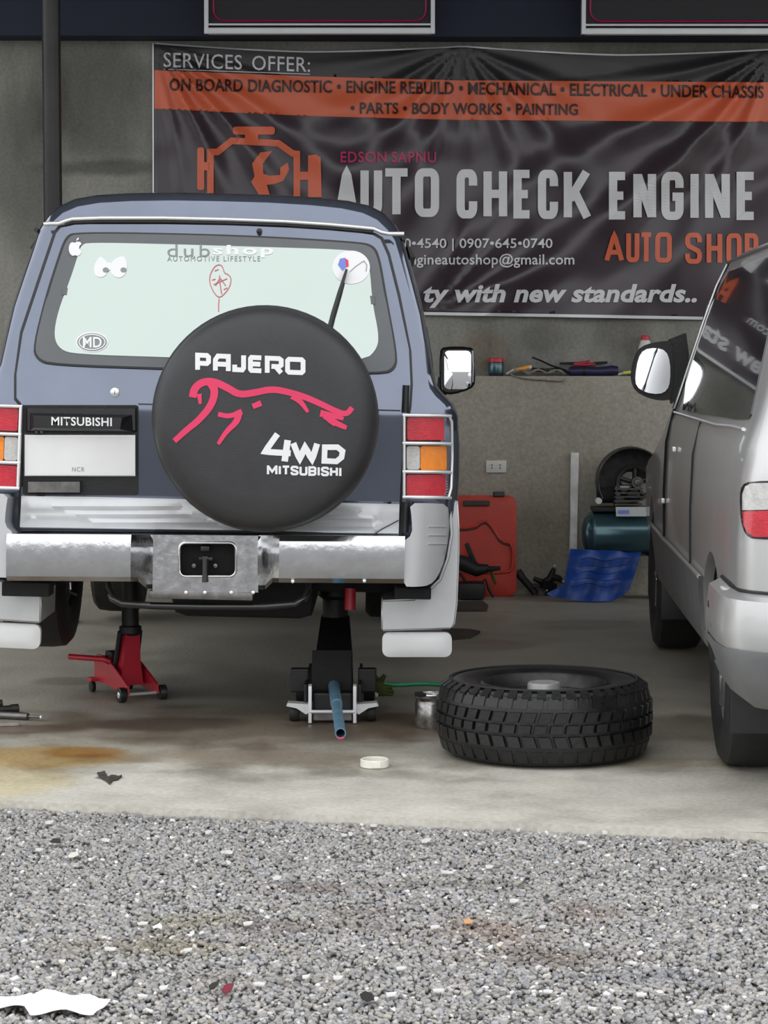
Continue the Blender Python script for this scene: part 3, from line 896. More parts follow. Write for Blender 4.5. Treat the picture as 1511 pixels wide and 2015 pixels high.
# lock
c = SP(0)(228, 772)
MB().lathe([(0, -.034), (.012, -.034), (.0165, -.031), (.018, -.022)], (c.x, c.y, c.z), 'y', 24).build('lock', M['bright_trim'], tg, 40)
MB().box((c.x, c.y - .035, c.z), (.002, .002, .012)).build('key_slot', M['black_plastic'], tg)
# number plate recess, garnish and plate
rec = rrect(45, 797, 272, 975, 5, 2)
patch('plate_recess', rec, SP(-.029), M['black_plastic'], tg, 20, SP(-.020))
def box_px(mb, x0, y0, x1, y1, yb, yf, inset=4, fn=SY):
    ring0 = [fn(yb)(x0, y0), fn(yb)(x1, y0), fn(yb)(x1, y1), fn(yb)(x0, y1)]
    ring1 = [fn(yf)(x0 + inset, y0 + inset), fn(yf)(x1 - inset, y0 + inset), fn(yf)(x1 - inset, y1 - inset), fn(yf)(x0 + inset, y1 - inset)]
    return mb.loft([ring0, ring1])
gar = box_px(MB(), 49, 799, 271, 852, .0, -.052, 5).build('garnish', M['black_plastic'], suv, 30)
mb = MB(); mb.loft([[SY(-.050)(58, 812), SY(-.050)(262, 816), SY(-.050)(264, 850), SY(-.050)(58, 848)], [SY(-.075)(66, 819), SY(-.075)(240, 822), SY(-.075)(236, 845), SY(-.075)(66, 842)]])
mb.build('garnish_cover', M['black_gloss'], gar, 30)
lettering('maker_lettering', 'MITSUBISHI', (101, 820, 220, 837), SY(-.0765), M['print_white'], gar, .018, 1.05, slope=.016)
pl = box_px(MB(), 47, 854, 268, 938, -.005, -.042, 2).build('number_plate', M['plate_white'], suv, 30)
mb = MB()
ribbon_geo(mb, rrect(52, 858, 263, 934, 6), 1.6, SY(-.0435), True); mb.build('plate_rim', M['bright_trim'], pl, fix=False)
lettering('plate_lettering', 'NCR', (142, 919, 166, 928), SY(-.0435), M['print_grey'], pl, .0, 1.2)
for u in (72, 82):
    c = SY(-.042)(u, 850); MB().lathe([(0, -.008), (.005, -.006), (.006, 0)], tuple(c), 'y', 10).build('plate_bolt', M['steel_dull'], tg)
box_px(MB(), 52, 945, 160, 972, .0, -.040, 3).build('plate_bracket', M['steel_dull'], tg)
# hinges on the right edge
for y0, y1 in ((758, 812), (989, 1047)):
    mb = MB(); mb.tube([SY(-.040)(799, y0), SY(-.040)(797, y1)], .0125, 12); mb.build('hinge', M['black_plastic'], tg, 50)

# tail lamps with wire guards (built on the right, mirrored to the left)
def lam(u, v, off): 
    def yf(x, z): 
        t = max(0, (x - .70) / .16)
        return -.02 + .07 * t ** 3 + off
    return S(u, v, yf)
def mir(vs): return [Vector((-p.x, p.y, p.z)) for p in vs]
def lampset(sgn):
    def fx(p): return p if sgn > 0 else Vector((-p.x, p.y, p.z))
    hous = patch('tail_lamp', rrect(791, 814, 897, 981, 10, 3), lambda u, v: fx(lam(u, v, 0)), M['black_plastic'], suv, 14, lambda u, v: fx(lam(u, v, .05)))
    for nm, q, m in (('red_lens', (801, 822, 874, 866), 'red_lens'), ('clear_lens', (800, 878, 826, 924), 'clear_lens'),
                     ('amber_lens', (827, 878, 879, 925), 'amber_lens'), ('red_lens', (800, 934, 877, 975), 'red_lens')):
        patch(nm, rrect(*q, 4, 2), lambda u, v: fx(lam(u, v, -.016)), M[m], hous, 9, lambda u, v: fx(lam(u, v, .002)))
    for y0, y1 in ((820, 866), (877, 925), (934, 974)):
        mb = MB()
        yy = y0 + 3
        while yy < y1:
            a, b = fx(lam(874, yy, -.012)), fx(lam(889, yy, -.012))
            mb.tube([a, b], .0022, 5); yy += 5.2
        mb.build('side_grille', M['bright_trim'], hous)
    def bar(pts, r):
        mb = MB(); mb.tube([fx(lam(u, v, -.032)) for u, v in pts], r, 8); mb.build('guard_bar', M['bright_trim'], hous, 60)
    for yv in (817, 872, 928, 978):
        bar([(792, yv), (830, yv + .5), (865, yv + 1), (887, yv + 2)], .0065)
    bar([(795, 815), (795, 980)], .0062)
    bar([(883, 817), (889, 830), (890, 900), (888, 960), (883, 978)], .0055)
lampset(1); lampset(-1)

# silver bumper corners, flares, mud guards (mirrored pairs)
def cor(u, v, off):
    def yf(x, z): return -.145 + .0 + 1.9 * max(0, x - .70) ** 2 * 2.2 + off
    return S(u, v, yf)
for sgn in (1, -1):
    fx = (lambda p: p) if sgn > 0 else (lambda p: Vector((-p.x, p.y, p.z)))
    co = smoothpoly([(806, 990), (845, 990), (881, 992), (884, 1020), (884, 1050), (876, 1098), (862, 1135), (845, 1152), (820, 1155), (793, 1154), (793, 1110), (793, 1066), (811, 1052), (810, 1020)], it=1)
    bc = patch('bumper_corner', co, lambda u, v: fx(cor(u, v, 0)), M['silver_paint'], suv, 9, lambda u, v: fx(S(u, v, .16)))
    for yv in (1036, 1053, 1070):
        mb = MB(); mb.tube([fx(cor(u, yv, -.001)) for u in (842, 855, 868, 878)], .0035, 6); mb.build('corner_rib', M['silver_paint'], bc, 60)
    # wheel-arch flare wrapping round the side
    fl = [(884, 986), (901, 984), (904, 1040), (904, 1090), (900, 1190), (895, 1228), (889, 1238), (750, 1242), (750, 1181), (814, 1179), (814, 1164), (846, 1158), (866, 1140), (880, 1098), (888, 1050)]
    f0 = lambda u, v: fx(S(u, v, .06)); 
    mb = MB().prism(fl, lambda u, v: fx(S(u, v, .06)), lambda u, v: fx(S(u, v, .06) + Vector((0, .36, 0))))
    fo = mb.build('wheel_arch_flare', M['silver_paint'], suv, 30)
    bm = bmesh.new(); bm.from_mesh(fo.data)
    ee = [e for e in bm.edges if len(e.link_faces) == 2 and e.calc_face_angle(0) > .8]
    bmesh.ops.bevel(bm, geom=ee, offset=.006, segments=2, affect='EDGES'); bm.to_mesh(fo.data); bm.free()
    mb = MB(); mb.tube([fx(S(u, v, .045)) for u, v in ((884, 990), (889, 1050), (881, 1098), (866, 1140), (848, 1157))], .006, 8); mb.build('flare_bead', M['bright_trim'], fo, 60)
    mf = rrect(752, 1244, 889, 1293, 14, 4)
    mb = MB(); ff = (lambda yv: (lambda u, v: fx(S(u, v, .09) + Vector((0, yv, 0)))))
    patch_geo(mb, mf, lambda u, v: ff(0)(u, v) - Vector((0, .012 * max(0, 1 - abs((v - 1268) / 24.0) ** 3) * max(0, 1 - abs((u - 820) / 68.0) ** 6), 0)), 7, ff(.03))
    mb.build('mud_flap', M['white_flap'], suv, 50)

# chrome step bumper
def bump_y(u):
    K = [(10, -.17), (256, -.17), (300, -.085), (508, -.085), (548, -.17), (797, -.17)]
    for (a, ya), (b, yb) in zip(K, K[1:]):
        if a <= u <= b: return ya + (yb - ya) * (u - a) / (b - a)
    return -.17
bp = thing('bumper', None, None); bp.parent = suv
del_keys = [k for k in ('label', 'category') if k in bp]
for k in del_keys: del bp[k]
def sect(u, mid):
    y = bump_y(u)
    t0, t1 = 1050 + (u - 12) * .006, 1062 + (u - 12) * .004
    b1 = 1134 + (u - 12) * .007 + (14 if mid else 0); b0 = b1 + 10
    z = lambda v, yy: S(u, v, yy)
    X = S(u, 1100, y).x
    P = [(.02, S(u, t0 - 1, -.02).z), (y + .012, S(u, t0 + 1, y).z), (y, S(u, t1 + 1, y).z), (y - .003, S(u, 1095, y).z), (y + .004, S(u, b1, y).z), (y + .025, S(u, b0, y).z), (.02, S(u, b0 - 2, -.02).z)]
    return [Vector((X, yy, zz)) for yy, zz in P]
for nm, us, m in (('chrome_end', [(12, 0), (80, 0), (180, 0), (257, 0)], 'chrome'), ('chrome_facet', [(257, 0), (272, 0), (288, 1), (301, 1)], 'chrome_worn'),
                  ('chrome_facet', [(507, 1), (522, 1), (536, 0), (549, 0)], 'chrome_worn'), ('chrome_end', [(549, 0), (640, 0), (720, 0), (796, 0)], 'chrome')):
    MB().loft([sect(u, k) for u, k in us]).build(nm, M[m], bp, 25)
# middle panel with the socket opening
hole = rrect(354, 1069, 463, 1133, 12, 4)
mid = [(300, 1052), (508, 1054), (508, 1166), (300, 1164)]
def midf(off):
    def f(u, v):
        def yf(x, z): return -.085 + off
        return S(u, v, yf)
    return f
patch('chrome_centre', mid, midf(0), M['chrome_worn'], bp, 12, midf(.03), holes=[hole])
mb = MB(); mb.tube([midf(-.002)(u, v) for u, v in rrect(353, 1068, 464, 1134, 12, 4)], .005, 8, closed=True); mb.build('opening_rim', M['chrome'], bp, 60)
MB().add([midf(.055)(340, 1055), midf(.055)(478, 1055), midf(.055)(478, 1145), midf(.055)(340, 1145)], [(0, 1, 2, 3)]).build('opening_back', M['under_black'], bp)
MB().add([SY(-.06)(300, 1051), SY(-.06)(508, 1053), SY(.02)(508, 1050), SY(.02)(300, 1048)], [(0, 1, 2, 3)]).build('step_top', M['black_plastic'], bp)
hk = thing('tow_hook', None, None); hk.parent = bp
mb = MB(); mb.box(tuple(midf(.0)(403, 1118) + Vector((0, .02, 0))), (.022, .03, .085), bev=.004); mb.box(tuple(midf(.0)(403, 1080) + Vector((0, .03, 0))), (.032, .05, .018), bev=.004)
mb.box(tuple(midf(.0)(404, 1100) + Vector((0, .02, 0))), (.05, .02, .012), bev=.003); mb.tube([midf(-.01)(403, 1100), midf(-.02)(403, 1146)], .010, 8)
bpy.data.objects.remove(hk)
mb.build('tow_hook', M['steel_dark'], bp, 30)
for u in (382, 424):
    c = midf(.05)(u, 1113); MB().lathe([(0, -.012), (.008, -.01), (.009, .01)], tuple(c), 'y', 10).build('bolt', M['steel_dull'], bp, 40)
for u, v in ((576, 1144), (717, 1143)):
    c = SY(-.165)(u, v); MB().lathe([(0, -.01), (.006, -.007), (.007, .005)], tuple(c), 'y', 10).build('bolt', M['bright_trim'], bp, 40)
# tow bar below
mb = MB(); mb.tube([SY(.02)(212, 1140), SY(-.02)(213, 1160), SY(-.05)(222, 1178), SY(-.06)(240, 1188), SY(-.06)(300, 1192), SY(-.06)(400, 1194), SY(-.06)(520, 1194), SY(-.06)(580, 1189), SY(-.05)(598, 1178), SY(-.02)(606, 1160), SY(.02)(607, 1140)], .0135, 12)
tb = mb.build('tow_bar', M['black_gloss'], suv, 60)
mb = MB(); mb.box(tuple(SY(-.07)(396, 1171)), (.37, .05, .028), bev=.005); mb.build('step_plate', M['steel_dull'], tb, 30)
for u in (366, 403, 455, 498):
    c = SY(-.097)(u, 1166); MB().lathe([(0, -.006), (.006, -.004), (.007, .004)], tuple(c), 'y', 8).build('bolt', M['bright_trim'], tb)

# spare wheel cover
SC = S(523, 824, -.19)
CPROF = [(.0, -.318), (.16, -.3175), (.27, -.314), (.33, -.308), (.357, -.297), (.376, -.278), (.388, -.25), (.393, -.21), (.393, -.15), (.388, -.11), (.372, -.085), (.30, -.07), (.0, -.07)]
sp = MB().lathe(CPROF, (SC.x, 0, SC.z), 'y', 72).build('spare_wheel_cover', M['vinyl_cover'], suv, 40)
mb = MB(); mb.lathe([(.391 + .0045 * math.cos(a), -.235 + .0045 * math.sin(a)) for a in [k * math.pi / 3 for k in range(6)]], (SC.x, 0, SC.z), 'y', 72, closed=True); mb.build('cover_piping', M['vinyl_cover'], sp, 60)
mb = MB(); mb.lathe([(.12, -.07), (.12, .0)], (SC.x, 0, SC.z), 'y', 24); mb.build('spare_carrier', M['black_plastic'], sp)
def cov(u, v, k=0):
    def yf(x, z):
        r = math.hypot(x - SC.x, z - SC.z)
        for (r0, y0), (r1, y1) in zip(CPROF, CPROF[1:]):
            if r0 <= r <= r1: return y0 + (y1 - y0) * (r - r0) / (r1 - r0) - .0025 - .0005 * k
        return -.25
    return S(u, v, yf)
def blk(mb, strokes, x0, y0, x1, y1, w, sl=.0):
    for k, (pts, cl) in enumerate(strokes):
        pp = [(x0 + w / 2 + a * (x1 - x0 - w), y0 + w / 2 + b * (y1 - y0 - w) + sl * a * (x1 - x0)) for a, b in pts]
        ribbon_geo(mb, pp, w, lambda u, v, k=k: cov(u, v, k), cl, 8)
GP = {'P': [([(0, 1.13), (0, 0), (.85, 0), (1, .12), (1, .5), (.85, .62), (.2, .62)], False)],
      'A': [([(0, 1.13), (0, .3), (.2, 0), (1, 0), (1, 1.13)], False), ([(0, .62), (1, .62)], False)],
      'J': [([(1, -.13), (1, .85), (.85, 1), (0, 1), (0, .62)], False)],
      'E': [([(1.1, 0), (.1, 0), (0, .1), (0, .9), (.1, 1), (1.1, 1)], False), ([(0, .5), (1, .5)], False)],
      'R': [([(0, 1.13), (0, 0), (.85, 0), (1, .12), (1, .5), (.85, .62), (.3, .62)], False), ([(.6, .62), (1, 1.1)], False)],
      'O': [([(.1, 0), (.9, 0), (1, .12), (1, .88), (.9, 1), (.1, 1), (0, .88), (0, .12)], True)]}
mb = MB()
for ch, x0, x1, yo in (('P', 384, 415, 0), ('A', 419, 454, 1.6), ('J', 457, 484, 3), ('E', 488, 517, 4.5), ('R', 521, 558, 6), ('O', 561, 601, 8)):
    blk(mb, GP[ch], x0, 694 + yo, x1, 729 + yo, 9.5, .03)
mb.build('model_lettering', M['print_white'], sp, fix=False)
mb = MB()
ribbon_geo(mb, [(546, 854), (521, 889), (572, 892)], 12, cov, step=8)
ribbon_geo(mb, [(566, 866), (560, 908)], 13, lambda u, v: cov(u, v, 1), step=8)
ribbon_geo(mb, [(577, 872), (590, 905), (600, 878), (614, 906), (624, 873)], 12, lambda u, v: cov(u, v, 2), step=8)
ribbon_geo(mb, [(639, 880), (664, 880), (674, 888), (672, 900), (662, 908), (638, 907)], 11, lambda u, v: cov(u, v, 3), True, 8)
mb.build('drive_lettering', M['print_white'], sp, fix=False)
mb = MB()
xx = 525.0; bx_ = []
for ch, w_ in zip('MITSUBISHI', (21, 6, 15, 16, 16, 16, 6, 16, 16, 6)):
    bx_.append((xx, 915 + (xx - 525) * .03, xx + w_, 934 + (xx - 525) * .03)); xx += w_ + 1.5
word(mb, 'MITSUBISHI', bx_, 4.6, lambda u, v, k=0: cov(u, v, 1 + k), 6)
mb.build('maker_lettering', M['print_white'], sp, fix=False)
mb = MB()
def cat(pts, w, k): 
    q = smoothpoly(pts, False, 2)
    if isinstance(w, tuple):
        ww = [w[0] + (w[1] - w[0]) * i / (len(q) - 1) for i in range(len(q))]
    else: ww = w
    ribbon_geo(mb, q, ([w_ * 1.3 for w_ in ww] if isinstance(ww, list) else ww * 1.3), lambda u, v: cov(u, v, k))
cat([(379, 782), (382, 765), (396, 752), (420, 750), (448, 763), (470, 777), (500, 773), (535, 765), (570, 772), (600, 781), (632, 795), (660, 809), (682, 816), (693, 802)], (12, 8), 0)
cat([(412, 750), (424, 768), (416, 798), (390, 828), (368, 845), (343, 868)], (13, 8), 1)
cat([(392, 775), (394, 795)], (8, 4), 2)
cat([(429, 815), (452, 820), (476, 809)], (7, 8), 1)
cat([(470, 812), (466, 830), (446, 848), (429, 874)], (12, 5), 2)
cat([(497, 800), (514, 793)], (8, 9), 1)
cat([(575, 778), (592, 790), (606, 811)], (12, 4), 1)
cat([(630, 813), (652, 817), (676, 824)], (11, 5), 1)
cat([(640, 816), (655, 830), (682, 842)], (13, 6), 2)
cat([(648, 826), (660, 836)], (9, 6), 3)
mb.build('cat_emblem', M['print_pink'], sp, fix=False)

# side glass and sliding-window visors
for s in (-1, 1):
    for y0, y1 in ((.32, 1.30), (1.42, 2.05), (2.15, 2.85)):
        g = rrect(y0, 1.33, y1, 1.76, .06, 3)
        patch('side_glass', g, lambda y, z: Vector((s * (side_x(z) + .006), y, z)), M['dark_glass'], suv, .1, lambda y, z: Vector((s * (side_x(z) - .02), y, z)))
        patch('window_visor', [(y0, 1.74), (y1, 1.74), (y1, 1.79), (y0, 1.79)], lambda y, z: Vector((s * (side_x(z) + .03 - .3 * (z - 1.74)), y, z)), M['black_plastic'], suv, .1, lambda y, z: Vector((s * (side_x(z) + .01), y, z)))
# door mirrors
for s in (1, -1):
    fx = (lambda p: p) if s > 0 else (lambda p: Vector((-p.x, p.y, p.z)))
    YM = 2.88
    ho = smoothpoly([(873, 684), (924, 684), (933, 692), (934, 752), (926, 764), (890, 775), (872, 772), (867, 760), (867, 692)], it=1)
    mb = MB()
    rings = []
    cx, cy = 900, 730
    for sc, dy in ((1.0, 0), (1.03, .03), (1.0, .08), (.8, .14), (.4, .17)):
        rings.append([fx(S(cx + (u - cx) * sc, cy + (v - cy) * sc, YM) + Vector((0, dy, 0))) for u, v in ho])
    mb.loft(rings)
    mr = mb.build('door_mirror', M['black_plastic'], suv, 50)
    mb = MB(); mb.tube([fx(S(u, v, YM - .004)) for u, v in ho], .006, 6, closed=True); mb.build('mirror_rim', M['black_gloss'], mr, 60)
    mg = rrect(874, 690, 927, 766, 9, 3)
    patch('mirror_glass', mg, lambda u, v: fx(S(u, v, YM - .008) + Vector((0, -.004 + (((v - 728) / 405) ** 2 + ((u - 900) / 405) ** 2) / 1.6 - (v - 728) * .00002, 0))), M['mirror_glass'], mr, 12, lambda u, v: fx(S(u, v, YM + .004)))
    mb = MB(); mb.loft([[fx(S(u, v, YM + d)) for u, v in ((862, 740), (885, 765), (878, 778), (858, 772))] for d in (.02, .10)]); mb.build('mirror_arm', M['black_plastic'], mr, 40)
    mb = MB(); mb.tube([fx(S(u, v, YM - .012)) for u, v in ((929, 690), (931, 720), (930, 752))], .004, 6); mb.build('mirror_trim', M['bright_trim'], mr)

# running gear ------------------------------------------------------------
def tyre_geo(mb, c, R, W, r_in, axis='x', n=64, sh=.03):
    h = W / 2
    prof = [(r_in, -h * .80), (r_in + .02, -h * .95), ((R + r_in) / 2, -h * 1.04), (R - sh, -h * .98), (R - .006, -h * .80), (R, -h * .4), (R, h * .4), (R - .006, h * .80), (R - sh, h * .98), ((R + r_in) / 2, h * 1.04), (r_in + .02, h * .95), (r_in, h * .80)]
    return mb.lathe(prof, c, axis, n, closed=True)
def wheel(parent, name, c, R, W, side, rim_m, spokes=5, rr=.2):
    w = tyre_geo(MB(), c, R, W, rr).build(name, M['rubber'], parent, 40)
    x = c[0]; h = W / 2
    mb = MB().lathe([(rr + .002, h * .8 * side), (rr - .012, h * .75 * side), (rr - .02, h * .3 * side), (rr - .015, -h * .8 * side), (rr + .002, -h * .8 * side)], c, 'x', 40, cap=False)
    mb2 = MB()
    for k in range(spokes):
        a = 2 * math.pi * k / spokes
        d = Vector((0, math.cos(a), math.sin(a)))
        p0 = Vector(c) + Vector((side * h * .55, 0, 0)) + d * .03; p1 = Vector(c) + Vector((side * h * .62, 0, 0)) + d * (rr - .01)
        mb2.tube([p0, p1], [.035, .026], 8)
    rim = mb2.lathe([(0, side * h * .66), (.045, side * h * .66), (.06, side * h * .55), (.06, side * h * .2)], c, 'x', 24).build('rim', M[rim_m], w, 40)
    mb.build('rim_barrel', M[rim_m], w, 40)
    return w
wheel(suv, 'wheel', (-.735, .9, .56), .375, .245, -1, 'rim_grey')
wheel(suv, 'wheel', (-.735, 3.62, .40), .375, .245, -1, 'rim_grey')
wheel(suv, 'wheel', (.735, 3.62, .37), .375, .245, 1, 'rim_grey')
MB().lathe([(0, .60), (.13, .60), (.14, .62), (.14, .70), (.16, .70), (.16, .715), (.05, .715), (.05, .75), (0, .75)], (0, .9, .56), 'x', 32).build('wheel_hub', M['steel_dark'], suv, 40)
mb = MB(); mb.tube([(-.62, .9, .56), (.62, .9, .56)], .045, 14); mb.lathe([(0, -.13), (.09, -.10), (.13, -.02), (.13, .04), (.08, .12), (0, .15)], (.05, .9, .56), 'y', 24); mb.build('rear_axle', M['under_black'], suv, 40)
for s in (-1, 1):
    MB().box((s * .46, 2.1, .66), (.09, 4.0, .13), bev=.01).build('chassis_rail', M['under_black'], suv)
    mb = MB(); mb.tube([(s * .50 + .055 * math.cos(t * .7), .95 + .055 * math.sin(t * .7), .58 + .012 * t * .5) for t in range(0, 40)], .009, 6); mb.build('coil_spring', M['under_black'], suv, 60)
mb = MB(); mb.tube([(.50, .33, .42), (.50, .34, .50)], .022, 10); mb.build('shock_absorber', M['lid_red'], suv, 40)
MB().box((0, .12, .68), (1.44, .12, .12), bev=.015).build('rear_crossmember', M['under_black'], suv)
MB().box((.10, .50, .51), (.54, .40, .26), bev=.06).build('fuel_tank', M['under_black'], suv, 40)
MB().box((.46, .60, .555), (.42, .46, .15), bev=.04).build('trailing_arm', M['under_black'], suv, 40)
MB().lathe([(0, .555), (.17, .555), (.19, .575), (.19, .62), (0, .62)], (0, .92, .52), 'x', 32).build('brake_shield', M['under_black'], suv, 40)
mb = MB(); mb.tube([(.30, .25, .58), (.30, .75, .58)], .085, 18); mb.build('muffler', M['under_black'], suv, 40)
mb = MB(); mb.tube([(-.42, .05, .60), (-.42, .25, .56), (-.36, .60, .58), (-.30, 2.0, .58)], .026, 12); mb.build('exhaust_pipe', M['steel_dark'], suv, 50)
mb = MB(); mb.tube([SY(.15)(135, 1150), SY(.15)(138, 1165), SY(.15)(152, 1170)], .006, 8); mb.build('brake_hose', M['rubber'], suv, 50)
mb = MB(); mb.tube([SY(.12)(138, 1146), SY(.12)(139, 1160)], .004, 8); mb.build('hose_clip', M['bright_trim'], suv, 50)
MB().box(tuple(S(55, 1157, .0)), (.17, .12, .05), bev=.005).build('bumper_stay', M['under_black'], suv)
MB().box(tuple(S(812, 1165, .0)), (.13, .12, .04), bev=.005).build('bumper_stay', M['under_black'], suv)
# ================================================================== grey van at the right
VYAW = -math.atan2(.149, 3.15)
van = thing('van', 'silver grey passenger van parked at the right edge of the picture', 'van', (1.107, 7.55, 0), (0, 0, VYAW))
VM = van.matrix_world.copy(); VI = VM.inverted(); VO = VI @ CAMP
VP = [(.05, .315), (.015, .335), (-.005, .42), (-.022, .58), (-.024, .80), (-.016, 1.0), (.0, 1.09), (.03, 1.17), (.055, 1.25), (.10, 1.39), (.15, 1.54), (.20, 1.68), (.235, 1.745),
      (.285, 1.785), (.36, 1.812), (.52, 1.838), (.88, 1.85)]
VWID = 1.76
def vside(z):
    if z <= VP[0][1]: return VP[0][0]
    for (x0, z0), (x1, z1) in zip(VP, VP[1:]):
        if z0 <= z <= z1: return x0 + (x1 - x0) * (z - z0) / (z1 - z0)
    return .9
VR = .17
def vrear(z): return -.95 + (0 if z < 1.1 else .22 * (z - 1.1))
def vtaper(y, z):
    if y < 1.9: return 0.0
    t = (y - 1.9) / 1.3
    return t * t * (.02 + .13 * max(0, min(1, (z - .95) / .3)))
def vinset(y, z):
    if y > 1.9: return vtaper(y, z)
    k = vrear(z) + VR - y
    if k <= 0: return 0.0
    if k >= VR: return VR
    return VR - math.sqrt(VR * VR - k * k)
def V(px, py, off=0.0, prefer=None):
    """pixel -> point of the van's skin in the van's frame"""
    d = VI.to_3x3() @ ray(px, py)
    def ins(t):
        p = VO + d * t
        return p.y > vrear(p.z) - off and p.x > vside(p.z) + vinset(p.y, p.z) - off and p.y < 4.2
    t0 = 6.2; hit = None
    t = t0
    while t < 12.0:
        if ins(t): hit = t; break
        t += .05
    if hit is None: hit = 10.5
    a, b = hit - .05, hit
    for _ in range(18):
        m = (a + b) / 2
        if ins(m): b = m
        else: a = m
    return VO + d * b
def vring(y, ztop=None, end=None):
    pts = []
    for x, z in VP:
        Z, X, Y = z, x, y
        if ztop is not None and z > .8: Z = .8 + (z - .8) * (ztop - .8) / (1.85 - .8)
        if end is not None:
            a = math.radians(end)
            X = x + VR * (1 - math.cos(a)) if x < .6 else x
            Y = vrear(z) + VR * (1 - math.sin(a))
        pts.append((min(X + vtaper(y, Z), .88), Y, Z))
    return pts
secs = [vring(0, end=a) for a in (90, 75, 60, 45, 30, 15, 0)][0:0]
for a in (90, 72, 54, 36, 18, 0):
    ring = []
    for x, z in VP:
        k = VR * (1 - math.sin(math.radians(a)))       # distance from the rear plane
        ins = VR - math.sqrt(max(0, VR * VR - (VR - k) ** 2))
        if z > 1.75: 
            ring.append((x + ins * max(0, (.88 - x) / .88) , vrear(z) + k, z - ins * .35 * min(1, x / .5)))
        else: ring.append((x + ins, vrear(z) + k, z))
    secs.append(ring)
for y in (-.4, 0, .5, 1.2, 2.0): secs.append(vring(y))
secs += [vring(2.35, 1.82), vring(2.7, 1.62), vring(3.05, 1.38), vring(3.3, 1.22), vring(3.7, 1.08), vring(3.95, .95), vring(4.05, .86)]
n = len(VP); vs, fs = [], []
for s in secs: vs += s + [(VWID - x, y, z) for x, y, z in s]
for i in range(len(secs) - 1):
    a, b = i * 2 * n, (i + 1) * 2 * n
    for k in range(n - 1):
        fs.append((a + k, a + k + 1, b + k + 1, b + k)); fs.append((b + n + k, b + n + k + 1, a + n + k + 1, a + n + k))
    fs.append((a, b, b + n, a + n))
for e, rev in ((0, False), ((len(secs) - 1) * 2 * n, True)):
    for k in range(n - 1):
        q = (e + k, e + k + 1, e + n + k + 1, e + n + k)
        fs.append(q if rev else q[::-1])
vb = MB().add(vs, fs).build('body', M['van_silver'], None, 40)
cu = []
for y in (0, 3.08):
    cu.append(MB().lathe([(.375, -.4), (.375, .30)], (0, y, .335), 'x', 40))
    cu.append(MB().lathe([(.375, VWID - .30), (.375, VWID + .4)], (0, y, .335), 'x', 40))
cut(vb, cu); vb.parent = van
def VS(off, mirror=False):
    def f(y, z):
        x = vside(z) + vinset(y, z) - off
        return Vector((VWID - x if mirror else x, y, z))
    return f
for mrr in (False, True):
    o1, o0 = VS(.006, mrr), VS(-.01, mrr)
    g = smoothpoly([(2.0, 1.14), (.6, 1.15), (-.62, 1.16), (-.66, 1.19), (-.32, 1.50), (-.18, 1.66), (-.1, 1.70), (1.0, 1.70), (2.0, 1.70)], it=1)
    patch('side_window', g, o1, M['dark_glass'], van, .08, o0)
    g = smoothpoly([(2.10, 1.14), (2.6, 1.13), (3.18, 1.13), (3.05, 1.24), (2.80, 1.42), (2.5, 1.60), (2.3, 1.68), (2.10, 1.70)], it=1)
    patch('door_window', g, o1, M['dark_glass'], van, .08, o0)
    MB().tube([VS(.004, mrr)(2.05, z) for z in (.30, .45, .6, .8, 1.0, 1.12, 1.2, 1.35, 1.5, 1.65, 1.74)], .006, 6).build('door_seam', M['black_plastic'], van, 60)
    MB().tube([VS(.010, mrr)(2.018, z) for z in (1.14, 1.2, 1.35, 1.5, 1.65, 1.74)], .0045, 6).build('window_trim', M['bright_trim'], van, 60)
    MB().tube([VS(.004, mrr)(y, 1.125 + (.01 if y < 0 else 0)) for y in (2.0, 1.4, .8, .2, -.3, -.6)], .006, 6).build('belt_moulding', M['bright_trim'], van, 60)
    MB().tube([VS(.003, mrr)(.78, z) for z in (.45, .6, .8, 1.0, 1.12)], .004, 6).build('door_seam', M['black_plastic'], van, 60)
    # lower cladding between the arches
    ar = lambda yc, a0, a1: [(yc + .385 * math.cos(math.radians(a)), .335 + .385 * math.sin(math.radians(a))) for a in np.linspace(a0, a1, 9)]
    g = [(y, z) for y, z in ar(0, -2, 44)] + [(y, z) for y, z in ar(3.08, 136, 182)]
    patch('side_cladding', g, VS(.016, mrr), M['van_cladding'], van, .09, VS(-.02, mrr))
    MB().tube([VS(.014, mrr)(y, .60) for y in (.30, .8, 1.4, 2.0, 2.6, 2.8)], .008, 6).build('cladding_edge', M['van_silver'], van, 60)
for u, v in ((1326, 884), (1304, 985)):
    c = V(u, v, .01)
    MB().box((c.x + .0, c.y, c.z), (.016, .05, .022), bev=.005).build('door_handle', M['bright_trim'], van)
c = V(1389, 800, .012)
# roof side gutter
MB().tube([VS(.004)(y, 1.752) for y in (-.5, 0, .7, 1.4, 2.05, 2.2)], .008, 8).build('roof_gutter', M['van_cladding'], van, 60)
MB().tube([(VWID - VS(.004)(y, 1.752).x, y, 1.752) for y in (-.5, 0, .7, 1.4, 2.05, 2.2)], .008, 8).build('roof_gutter', M['van_cladding'], van, 60)
